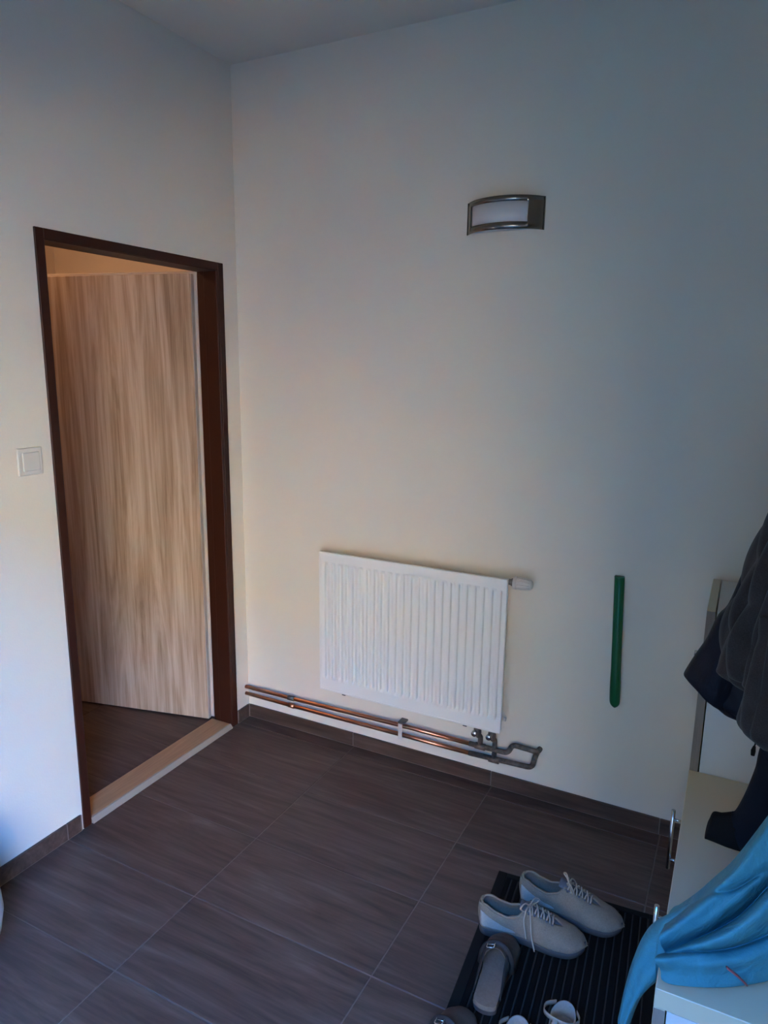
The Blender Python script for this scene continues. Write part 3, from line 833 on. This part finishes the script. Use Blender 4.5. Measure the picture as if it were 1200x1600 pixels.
        bmobj('lace', bm, M['lace'], root, True)
        for sg in (1, -1):
            tube('eyelet', [(s * L, cen(s) + sg * (w1 + 0.001), h1 - 0.003), (s * L, cen(s) + sg * (w1 + 0.0005), h1 + 0.003)], 0.0036, M['shoe_in'], root, 8)
    return root
def bow(root, side, L=0.300):
    bm = bmesh.new(); k = (0.47 * L, 0.0, 0.106)
    lp = lambda *q: add_tube(bm, spline([k] + [tuple(k[i] + v[i] for i in range(3)) for v in q], 22), 0.0022, 7)
    lp((-0.012, side * 0.018, 0.016), (-0.022, side * 0.030, 0.006), (-0.010, side * 0.024, -0.004), (0, 0, 0))
    lp((0.010, -side * 0.020, 0.010), (0.022, -side * 0.034, -0.002), (0.014, -side * 0.024, -0.008), (0, 0, 0.001))
    lp((0.004, side * 0.022, 0.002), (0.010, side * 0.046, -0.022), (0.016, side * 0.056, -0.055), (0.026, side * 0.062, -0.091))
    lp((-0.006, side * 0.020, 0.003), (-0.010, side * 0.040, -0.018), (-0.004, side * 0.050, -0.045), (0.000, side * 0.053, -0.066))
    add_tube(bm, [(k[0] - 0.004, -0.005, k[2]), (k[0] + 0.004, 0.005, k[2])], 0.0045, 8)
    bmobj('lace_bow', bm, M['lace'], root, True)
s1 = make_sneaker('grey-beige sneaker with a loose lace end hanging onto the doormat')
s1.location = (1.399, -0.710, MZ); s1.rotation_euler = (0, 0, R(7.5))
s2 = copy_tree(s1); s2['label'] = 'grey-beige sneaker lying nearer the radiator wall than its mate'
s2.location = (1.477, -0.553, MZ); s2.rotation_euler = (0, 0, R(0.5))
bow(s1, -1); bow(s2, 1)

# ------------------------------------------------------------------ buckled clogs
def make_clog(label):
    L = 0.245
    root = tag(empty('buckled_clog'), label, 'shoe', 'buckled clogs on the doormat')
    wt = [(0, 0.031), (0.25, 0.032), (0.45, 0.033), (0.72, 0.044), (0.88, 0.042), (1, 0.034)]
    cen = lambda s: 0.004 * math.sin(math.pi * s)
    N = 36; ring = []
    for i in range(N + 1):
        s = 0.5 - 0.5 * math.cos(math.pi * i / N); ring.append((s, cen(s) + outline(s, L, wt)))
    for i in range(N - 1, 0, -1):
        s = 0.5 - 0.5 * math.cos(math.pi * i / N); ring.append((s, cen(s) - outline(s, L, wt)))
    n = len(ring)
    def slab(name, z0, z1, g0, g1, mt, dish=0.0):
        vs_, fs = [], []
        for z, g in ((z0, g0), (z1, g1)):
            for s, y in ring: vs_.append(((0.5 + (s - 0.5) * g) * L, cen(s) + (y - cen(s)) * g, z))
        for k in range(n): fs.append((k, (k + 1) % n, n + (k + 1) % n, n + k))
        fs.append(tuple(range(n))[::-1]); fs.append(tuple(range(n, 2 * n)))
        return mesh(name, vs_, fs, mt, root)
    slab('sole', 0, 0.016, 0.97, 1.0, M['shoe_sole'])
    slab('footbed', 0.0162, 0.026, 1.0, 0.97, M['footbed'])
    # vamp
    vs_, fs = [], []; NS, NA = 26, 18
    for i in range(NS + 1):
        s = 0.44 + 0.56 * (i / NS); w_ = outline(min(s, 0.9999), L, wt) + 0.0025
        h = lerp_tab([(0, 0.092), (0.5, 0.088), (0.62, 0.072), (0.8, 0.058), (0.93, 0.046), (1.0, 0.030)], s)
        for k in range(NA + 1):
            a = math.pi * k / NA
            vs_.append((s * L + (0.004 if s > 0.95 else 0) - 0.018 * math.sin(a) * (1 - (s - 0.44) / 0.56) * -1, cen(s) - w_ * math.cos(a), 0.018 + (h - 0.018) * math.sin(a) ** 0.7))
    for i in range(NS):
        for k in range(NA): q = i * (NA + 1) + k; fs.append((q, q + 1, q + NA + 2, q + NA + 1))
    v = mesh('vamp', vs_, fs, M['taupe'], root, True); solidify(v, 0.003, 0)
    # low dark side walls rising towards the vamp
    for sg in (-1, 1):
        vs_, fs = [], []
        for i in range(25):
            a = i / 24; x = 0.16 + 0.36 * a
            w_ = outline(x, L, wt) + 0.002
            vs_ += [(x * L, cen(x) + sg * w_, 0.018), (x * L, cen(x) + sg * (w_ + 0.002), 0.022 + 0.028 * a ** 0.7), (x * L, cen(x) + sg * w_ * (1 - 0.22 * a), 0.024 + 0.054 * a ** 1.1)]
        for i in range(24):
            for k in range(2): q = i * 3 + k; fs.append((q, q + 1, q + 4, q + 3))
        o = mesh('side_wall', vs_, fs, M['dark_leather'], root, True); solidify(o, 0.003, 0)
    st = []
    for k in range(17):
        a = math.pi * k / 16; s = 0.53
        st.append((s * L + 0.012 * math.sin(a), cen(s) - (outline(s, L, wt) + 0.0075) * math.cos(a), 0.022 + 0.070 * math.sin(a) ** 0.7))
    sp_ = tube('strap', st, 0.0085, M['dark_leather'], root, 8, 0.32)
    bm = bmesh.new()
    c = Vector((0.53 * L + 0.006, 0.020, 0.088))
    rp_ = [c + Vector((dx, dy, -0.35 * dy)) for dx, dy in ((-0.012, -0.010), (0.012, -0.010), (0.012, 0.010), (-0.012, 0.010), (-0.012, -0.010))]
    add_tube(bm, rounded(rp_, 0.004, 3), 0.0018, 7, True)
    add_tube(bm, [c + Vector((0, -0.011, 0.004)), c + Vector((0, 0.011, -0.004))], 0.0015, 6)
    b = bmobj('buckle', bm, M['chrome'], root, True)
    return root
c1 = make_clog('dark clog with brown footbed and metal buckle just below the sneakers')
c1.location = (1.508, -0.992, MZ); c1.rotation_euler = (0, 0, R(93))
c2 = copy_tree(c1); c2['label'] = 'taupe clog standing behind its mate at the mat border'
c2.location = (1.452, -1.268, MZ); c2.rotation_euler = (0, 0, R(84))

# ------------------------------------------------------------------ strappy sandals
def make_sandal(label):
    L = 0.24
    root = tag(empty('strappy_sandal'), label, 'sandal', 'pale sandals on the doormat')
    wt = [(0, 0.029), (0.25, 0.030), (0.45, 0.030), (0.72, 0.042), (0.88, 0.040), (1, 0.032)]
    N = 32; ring = []
    for i in range(N + 1):
        s = 0.5 - 0.5 * math.cos(math.pi * i / N); ring.append((s * L, outline(s, L, wt)))
    for i in range(N - 1, 0, -1):
        s = 0.5 - 0.5 * math.cos(math.pi * i / N); ring.append((s * L, -outline(s, L, wt)))
    n = len(ring)
    for nm, z0, z1, mt in (('sole', 0, 0.014, M['shoe_sole']), ('footbed', 0.0142, 0.022, M['footbed'])):
        vs_ = [(x, y, z) for z in (z0, z1) for x, y in ring]
        fs = [(k, (k + 1) % n, n + (k + 1) % n, n + k) for k in range(n)] + [tuple(range(n))[::-1], tuple(range(n, 2 * n))]
        mesh(nm, vs_, fs, mt, root)
    # heel counter
    vs_, fs = [], []
    for i in range(25):
        a = R(-105 + 210 * i / 24)
        x = 0.034 - 0.036 * math.cos(a); y = 0.031 * math.sin(a)
        vs_ += [(x, y, 0.016), (x, y * 0.92, 0.055 + 0.012 * math.cos(a))]
    for i in range(24): fs.append((2 * i, 2 * i + 1, 2 * i + 3, 2 * i + 2))
    o = mesh('heel_counter', vs_, fs, M['strap'], root, True); solidify(o, 0.0025, 0)
    # ankle strap loop and T strap, flat bands
    def band(name, path, wv, mt=M['strap']):
        P = spline(path, 30); vs_, fs = [], []
        for p in P:
            vs_ += [p - Vector(wv), p + Vector(wv)]
        for i in range(len(P) - 1): fs.append((2 * i, 2 * i + 1, 2 * i + 3, 2 * i + 2))
        o = mesh(name, vs_, fs, mt, root, True); solidify(o, 0.002, 0); return o
    band('ankle_strap', [(0.01, 0.026, 0.062), (0.04, 0.042, 0.072), (0.075, 0.032, 0.085), (0.088, 0.0, 0.092), (0.075, -0.032, 0.085), (0.04, -0.042, 0.072), (0.01, -0.026, 0.062)], (0, 0, 0.006))
    band('instep_strap', [(0.088, 0, 0.094), (0.115, 0, 0.080), (0.15, 0, 0.058), (0.175, 0, 0.046)], (0, 0.006, 0))
    band('toe_strap', [(0.165, 0.041, 0.016), (0.168, 0.034, 0.040), (0.172, 0.0, 0.050), (0.168, -0.034, 0.040), (0.165, -0.041, 0.016)], (0.010, 0, 0))
    return root
n1 = make_sandal('pale strappy sandal with open ankle loop at the near end of the doormat')
n1.location = (1.702, -0.918, MZ); n1.rotation_euler = (0, 0, R(-97))
n2 = copy_tree(n1); n2['label'] = 'pale strappy sandal between the open ankle-loop sandal and the clogs'
n2.location = (1.608, -1.012, MZ); n2.rotation_euler = (0, 0, R(-84))

# ------------------------------------------------------------------ coat rack on the right wall
cr = tag(empty('coat_rack', (XR, -0.85, 1.66)), 'white wall board with metal hooks holding the coats', 'coat rack')
box('board', (-0.018, -0.55, -0.06), (0, 0.45, 0.06), M['white_lam'], cr, 0.002, 1)
HK = (-0.35, 0.02, 0.17, 0.32)
for y in HK:
    tube('hook', rounded([(-0.017, y, 0.02), (-0.06, y, 0.0), (-0.085, y, 0.012), (-0.09, y, 0.045)], 0.02), 0.005, M['chrome'], cr, 10)

# ------------------------------------------------------------------ hanging garments
def smooth_noise(seed):
    rnd = random.Random(seed); ph = [(rnd.uniform(0, 6.28), rnd.uniform(0, 6.28)) for _ in range(6)]
    return lambda a, b: sum(math.sin(a * (k + 1) * 1.3 + ph[k][0] + b * (1 + 0.7 * k)) * math.cos(b * (k + 1) * 1.1 + ph[k][1]) / (k + 1.2) for k in range(6)) / 2.4
def garment(name, rows, mt, parent, nz=70, na=72, fold=0.0, foldn=9, seed=1, lobes=None, cap=True):
    """rows: (z, x_front, x_wall, y_near, y_far) from top to hem; one closed hanging surface"""
    S = spline([tuple(r) for r in [(a, b, c) for a, b, c, d, e in rows]], nz)
    S2 = spline([(d, e, 0) for a, b, c, d, e in rows], nz)
    nf = smooth_noise(seed); vs_, fs = [], []
    for i in range(nz + 1):
        z, xf, xw = S[i]; yn, yf, _ = S2[i]; u = i / nz
        cx_, cy_ = (xf + xw) / 2, (yn + yf) / 2; ax, ay = (xw - xf) / 2, (yf - yn) / 2
        for k in range(na):
            a = 2 * math.pi * k / na
            ca, sa = math.cos(a), math.sin(a)
            ex = 0.72
            px = math.copysign(abs(ca) ** ex, ca); py = math.copysign(abs(sa) ** ex, sa)
            g = 1 + fold * (0.25 + 0.75 * u) * (math.sin(foldn * a + 2.2 * nf(a, u * 2)) + 0.6 * nf(a * 2, u * 5))
            dz = 0
            if lobes:
                pitch, npet, amp = lobes
                zz_ = z / pitch + 0.5 * (int(k * npet / na) % 2)
                l = abs(math.sin(math.pi * zz_)) ** 0.55 * abs(math.sin(npet * a / 2)) ** 0.5
                g += amp * (l - 0.6)
            x = cx_ + ax * px * g
            vs_.append((min(x, XR - 0.022), cy_ + ay * py * g, z + dz))
    for i in range(nz):
        for k in range(na): fs.append((i * na + k, i * na + (k + 1) % na, (i + 1) * na + (k + 1) % na, (i + 1) * na + k))
    fs.append(tuple(range(na))[::-1]); fs.append(tuple(nz * na + k for k in range(na)))
    o = mesh(name, vs_, fs, mt, parent, True)
    bm = bmesh.new(); bm.from_mesh(o.data); bmesh.ops.recalc_face_normals(bm, faces=bm.faces); bm.to_mesh(o.data); bm.free()
    return o
# fur gilet (nearest of the hung coats)
gv = tag(empty('fur_gilet', (2.15, -0.72, 0.80)), 'grey-brown puffy fur gilet hanging over the navy coat', 'gilet')
def gp(o): o.parent = gv; o.matrix_parent_inverse = Matrix.Translation(-Vector(gv.location)); return o
gp(garment('gilet_body', [(1.66, 2.19, 2.226, -0.86, -0.76), (1.55, 2.10, 2.226, -0.90, -0.72), (1.40, 2.025, 2.226, -0.92, -0.70), (1.28, 1.995, 2.226, -0.92, -0.70), (1.18, 1.973, 2.226, -0.93, -0.70),
             (1.09, 1.953, 2.226, -0.93, -0.70), (1.01, 1.95, 2.226, -0.93, -0.70), (0.985, 1.952, 2.226, -0.92, -0.705), (0.965, 1.985, 2.226, -0.90, -0.72), (0.95, 2.03, 2.20, -0.88, -0.74)],
             M['fur'], None, 110, 140, 0.035, 7, 3, (0.165, 14, 0.16)))
# front edge of the gilet hanging lower
gp(garment('gilet_front', [(1.15, 2.01, 2.16, -0.950, -0.87), (1.02, 2.003, 2.17, -0.958, -0.87), (0.94, 1.998, 2.17, -0.958, -0.87), (0.90, 2.000, 2.16, -0.955, -0.87), (0.875, 2.03, 2.14, -0.94, -0.89)],
             M['fur'], None, 60, 80, 0.04, 5, 9, (0.22, 8, 0.15)))
gp(tube('hanger_loop', [(2.19, -0.81, 1.655), (2.175, -0.82, 1.685), (2.165, -0.83, 1.70)], 0.003, M['black_rib']))
# navy coat behind it with a flaring hem
nc = tag(empty('navy_coat', (2.15, -0.55, 0.80)), 'dark navy nylon coat with flared hem under the fur gilet', 'coat')
def np_(o): o.parent = nc; o.matrix_parent_inverse = Matrix.Translation(-Vector(nc.location)); return o
np_(garment('coat_body', [(1.66, 2.19, 2.226, -0.58, -0.48), (1.50, 2.10, 2.226, -0.62, -0.42), (1.30, 2.04, 2.226, -0.64, -0.42), (1.10, 1.99, 2.226, -0.66, -0.42), (0.98, 1.98, 2.226, -0.67, -0.42), (0.88, 1.975, 2.226, -0.67, -0.42), (0.85, 1.99, 2.225, -0.67, -0.42), (0.83, 2.02, 2.22, -0.66, -0.43)],
             M['navy'], None, 70, 80, 0.05, 8, 5))
# flared coat flap reaching out towards the cabinet front
def quad_cloth(name, corners, mt, n=18, bulge=0.02, seed=2, amp=0.008, thick=0.006):
    a, b, c, d = [Vector(p) for p in corners]; nf = smooth_noise(seed); vs_, fs = [], []
    nrm = (b - a).cross(d - a).normalized()
    for i in range(n + 1):
        for j in range(n + 1):
            u, v = i / n, j / n
            p = (a * (1 - u) + b * u) * (1 - v) + (d * (1 - u) + c * u) * v
            vs_.append(p + nrm * (bulge * math.sin(math.pi * u) * math.sin(math.pi * v) + amp * nf(u * 5, v * 3)))
    for i in range(n):
        for j in range(n): q = i * (n + 1) + j; fs.append((q, q + 1, q + n + 2, q + n + 1))
    o = mesh(name, vs_, fs, mt, None, True); solidify(o, thick, 0); return o
fy = -0.625
def ring_tube(name, secs, mt, parent, n=28, fold=0.0, foldn=5, seed=1, nn=40):
    """tube through sections given as (point A, point B, depth): flattened sleeve between A and B"""
    A = spline([s[0] for s in secs], nn); B = spline([s[1] for s in secs], nn); D = spline([(s[2], 0, 0) for s in secs], nn)
    nf = smooth_noise(seed); vs_, fs = [], []
    for i in range(nn + 1):
        c = (A[i] + B[i]) / 2; h = (A[i] - B[i]) / 2
        t = (A[min(i + 1, nn)] + B[min(i + 1, nn)] - A[max(i - 1, 0)] - B[max(i - 1, 0)]).normalized()
        nrm = h.cross(t).normalized()
        if nrm.y > 0: nrm = -nrm
        for k in range(n):
            a = 2 * math.pi * k / n
            g = 1 + fold * math.sin(foldn * a + 3 * nf(a, i / nn * 3))
            vs_.append(c + h * math.cos(a) + nrm * D[i][0] * math.sin(a) * g)
    for i in range(nn):
        for k in range(n): fs.append((i * n + k, i * n + (k + 1) % n, (i + 1) * n + (k + 1) % n, (i + 1) * n + k))
    fs.append(tuple(range(n))[::-1]); fs.append(tuple(nn * n + k for k in range(n)))
    o = mesh(name, vs_, fs, mt, parent, True)
    bm = bmesh.new(); bm.from_mesh(o.data); bmesh.ops.recalc_face_normals(bm, faces=bm.faces); bm.to_mesh(o.data); bm.free()
    return o
np_(ring_tube('coat_sleeve', [((1.985, fy, 1.20), (2.09, fy, 1.20), 0.05), ((1.955, fy, 1.08), (2.07, fy, 1.06), 0.05), (at(1121, 962, 1, fy), at(1195, 1010, 1, fy), 0.055), (at(1105, 995, 1, fy), at(1180, 1062, 1, fy), 0.055), (at(1085, 1024, 1, fy), at(1165, 1096, 1, fy), 0.055), (at(1069, 1050, 1, fy), at(1152, 1117, 1, fy), 0.05), (at(1071, 1053, 1, fy), at(1149, 1114, 1, fy), 0.035)],
          M['navy'], None, 36, 0.14, 5, 4))
hm = [at(u, v, 1, fy) for u, v in ((1120, 1108), (1155, 1116), (1185, 1158), (1195, 1170), (1240, 1180))]
np_(ring_tube('coat_hem', [(at(1112, 1030, 1, fy), at(1112, 1098, 1, fy), 0.03), (at(1135, 1030, 1, fy), at(1133, 1116, 1, fy), 0.05), (at(1165, 1030, 1, fy), at(1160, 1130, 1, fy), 0.06), (at(1200, 1030, 1, fy), at(1195, 1168, 1, fy), 0.06), (at(1250, 1040, 1, fy), at(1245, 1190, 1, fy), 0.05)], M['navy'], None, 36, 0.12, 4, 8))
zp = np_(tube('drawcord', [at(1182, 1150, 1, fy - 0.062), at(1180, 1163, 1, fy - 0.062), at(1178, 1168, 1, fy - 0.062)], 0.0018, M['black_rib'], None, 8))
np_(tube('cord_end', [at(1179, 1166, 1, fy - 0.062), at(1177, 1173, 1, fy - 0.062), at(1176, 1180, 1, fy - 0.062)], [0.003, 0.0055, 0.0045], M['black_rib'], None, 10))
np_(tube('hanger_loop', [(2.19, -0.54, 1.655), (2.175, -0.535, 1.685), (2.165, -0.53, 1.70)], 0.003, M['black_rib']))

# blue-black softshell whose sleeve rests on the bench
ss_ = tag(empty('softshell_jacket', (2.15, -0.83, 0.5)), 'dark blue jacket whose black ribbed cuff rests on the cream cabinet top', 'jacket')
def sp2(o): o.parent = ss_; o.matrix_parent_inverse = Matrix.Translation(-Vector(ss_.location)); return o
sy = -0.745
sp2(garment('jacket_body', [(1.66, 2.20, 2.226, -1.22, -1.14), (1.5, 2.14, 2.226, -1.10, -0.97), (1.2, 2.125, 2.226, -1.0, -0.93), (0.9, 2.115, 2.226, -1.0, -0.93), (0.72, 2.12, 2.226, -1.0, -0.92), (0.66, 2.13, 2.22, -0.99, -0.93)], M['denim'], None, 50, 60, 0.05, 6, 12))
sp2(ring_tube('jacket_sleeve', [((2.12, sy - 0.20, 0.80), (2.21, sy - 0.20, 0.80), 0.045), ((2.095, sy - 0.10, 0.815), (2.20, sy - 0.10, 0.78), 0.045), (at(1192, 1162, 1, sy), at(1275, 1210, 1, sy), 0.045), (at(1180, 1200, 1, sy), at(1250, 1260, 1, sy), 0.045), (at(1165, 1238, 1, sy), at(1220, 1310, 1, sy), 0.045), (at(1150, 1266, 1, sy), at(1180, 1338, 1, sy), 0.042), (at(1143, 1270, 1, sy), at(1160, 1330, 1, sy), 0.036)],
             M['denim'], None, 32, 0.08, 5, 6))
sp2(ring_tube('ribbed_cuff', [(at(1146, 1270, 1, sy), at(1158, 1328, 1, sy), 0.034), (at(1128, 1272, 1, sy), at(1137, 1321, 1, sy), 0.033), (at(1114, 1271, 1, sy), at(1115, 1312, 1, sy), 0.031), (at(1108, 1285, 1, sy), at(1101, 1306, 1, sy), 0.028)],
             M['black_rib'], None, 40, 0.05, 18, 2, 24))
sp2(tube('hanger_loop', [(2.195, -1.19, 1.655), (2.18, -1.195, 1.685), (2.165, -1.20, 1.70)], 0.003, M['black_rib']))

# ------------------------------------------------------------------ blue jacket heaped on the bench
bj = tag(empty('blue_jacket', (2.05, -1.08, BT_)), 'bright blue jacket heaped on the cream cabinet with one sleeve hanging off', 'jacket')
def bp(o): o.parent = bj; o.matrix_parent_inverse = Matrix.Translation(-Vector(bj.location)); return o
cols = [((1262, 1190), (1300, 1480)), ((1235, 1225), (1260, 1505)), ((1200, 1275), (1215, 1528)), ((1150, 1340), (1165, 1539)), ((1118, 1370), (1120, 1543)), ((1090, 1395), (1075, 1541)), ((1062, 1415), (1046, 1537)), ((1048, 1424), (1034, 1530))]
U = spline([at(*a, 1, -1.03) for a, b in cols], 64); Lw = spline([at(*b, 2, BT_ + 0.012) for a, b in cols], 64)
NB = 56; vs_, fs = [], []; nf = smooth_noise(21)
def ridge(x, c, w_): return math.exp(-((x - c) / w_) ** 2)
for i in range(65):
    u = i / 64; a, b = U[i], Lw[i]
    for j in range(NB + 1):
        v = j / NB                      # 0 ridge .. 1 hem, then the back
        p = a.lerp(b, v)
        out = Vector((-0.15, -0.75, 0.62)).normalized()
        bul = 0.050 * math.sin(math.pi * v) ** 0.8
        # folds run from the wall down to the sleeve
        q = v - 0.55 * (u - 0.4)
        f = 0.030 * ridge(q, 0.12, 0.10) - 0.078 * ridge(v, 0.42 + 0.30 * (u - 0.35), 0.050) * (0.35 + 0.65 * ridge(u, 0.45, 0.3)) \
            + 0.036 * ridge(v, 0.60 + 0.25 * (u - 0.4), 0.07) - 0.038 * ridge(v, 0.74 - 0.10 * u, 0.030) + 0.020 * ridge(v, 0.86 - 0.1 * u, 0.06) \
            - 0.022 * ridge(v, 0.20 + 0.5 * (0.55 - u), 0.03) * ridge(u, 0.35, 0.25) + 0.007 * nf(u * 4 + v, v * 6)
        f *= min(1, 6 * v) * min(1, 8 * (1 - v))
        vs_.append(p + out * (bul + f))
n1_ = NB + 1
back0 = len(vs_)
NK = 10
for i in range(65):
    a, b = U[i], Lw[i]
    for j in range(1, NK + 1):
        t = j / NK
        p = Vector((a.x + 0.02 * t, a.y + 0.045 * math.sin(math.pi * t * 0.7), a.z * (1 - t) + (BT_ + 0.004) * t))
        p.z = max(p.z, BT_ + 0.004); vs_.append(p)
for i in range(64):
    for j in range(NB): q = i * n1_ + j; fs.append((q, q + 1, q + n1_ + 1, q + n1_))
    for j in range(NK):
        A0 = i * n1_ if j == 0 else back0 + i * NK + j - 1; A1 = (i + 1) * n1_ if j == 0 else back0 + (i + 1) * NK + j - 1
        fs.append((A0, A1, back0 + (i + 1) * NK + j, back0 + i * NK + j))
for k, p in enumerate(vs_):
    if p.x > BF - 0.005 and p.y > BY0 - 0.005: p.z = max(p.z, BT_ + 0.005)
    p.x = min(p.x, XR - 0.014)
o = bp(mesh('jacket_body', vs_, fs, M['blue'], None, True)); solidify(o, 0.004, 0); subsurf(o, 1)
yS = -1.075
secs = [(at(1095, 1405, 1, -1.06), at(1075, 1500, 1, -1.09), 0.030), (at(1060, 1420, 1, -1.07), at(1050, 1510, 1, -1.09), 0.040), (at(1030, 1438, 1, yS), at(1035, 1520, 1, yS), 0.045), (at(1005, 1464, 1, yS), at(1020, 1534, 1, yS), 0.045), (at(987, 1505, 1, yS), at(1005, 1550, 1, yS), 0.042),
        (at(975, 1547, 1, yS), at(996, 1568, 1, yS), 0.038), (at(968, 1580, 1, yS), at(990, 1584, 1, yS), 0.034), (at(966, 1588, 1, yS), at(987, 1592, 1, yS), 0.032)]
bp(ring_tube('jacket_sleeve', secs, M['blue'], None, 40, 0.12, 4, 15, 60))
bp(ring_tube('cuff', [(at(967, 1584, 1, yS), at(988, 1588, 1, yS), 0.0315), (at(966, 1595, 1, yS), at(986, 1598, 1, yS), 0.030), (at(965, 1606, 1, yS), at(984, 1609, 1, yS), 0.028)], M['blue_cuff'], None, 32, 0.05, 12, 3, 12))
zp_ = [at(1136, 1512, 2, BT_ + 0.075), at(1150, 1523, 2, BT_ + 0.06), at(1160, 1532, 2, BT_ + 0.04), at(1166, 1538, 2, BT_ + 0.022)]
bp(tube('red_zip', spline(zp_, 14), 0.0045, M['red'], None, 8, 0.4))

# ------------------------------------------------------------------ white pot at the left edge of the view
pt = tag(empty('plant_pot', (0.185, -1.545, 0)), 'bulbous glossy white pot on the floor by the bright wall', 'pot')
lathe('pot_body', [(0.0, 0.0), (0.075, 0.0), (0.085, 0.004), (0.115, 0.05), (0.140, 0.10), (0.150, 0.155), (0.147, 0.20), (0.132, 0.25), (0.118, 0.285), (0.122, 0.295), (0.118, 0.302), (0.108, 0.300), (0.106, 0.28), (0.10, 0.262), (0.0, 0.262)], M['ceramic'], pt, 48)
lathe('soil', [(0.0, 0.2625), (0.104, 0.2625), (0.102, 0.270), (0.0, 0.272)], M['soil'], pt, 24)
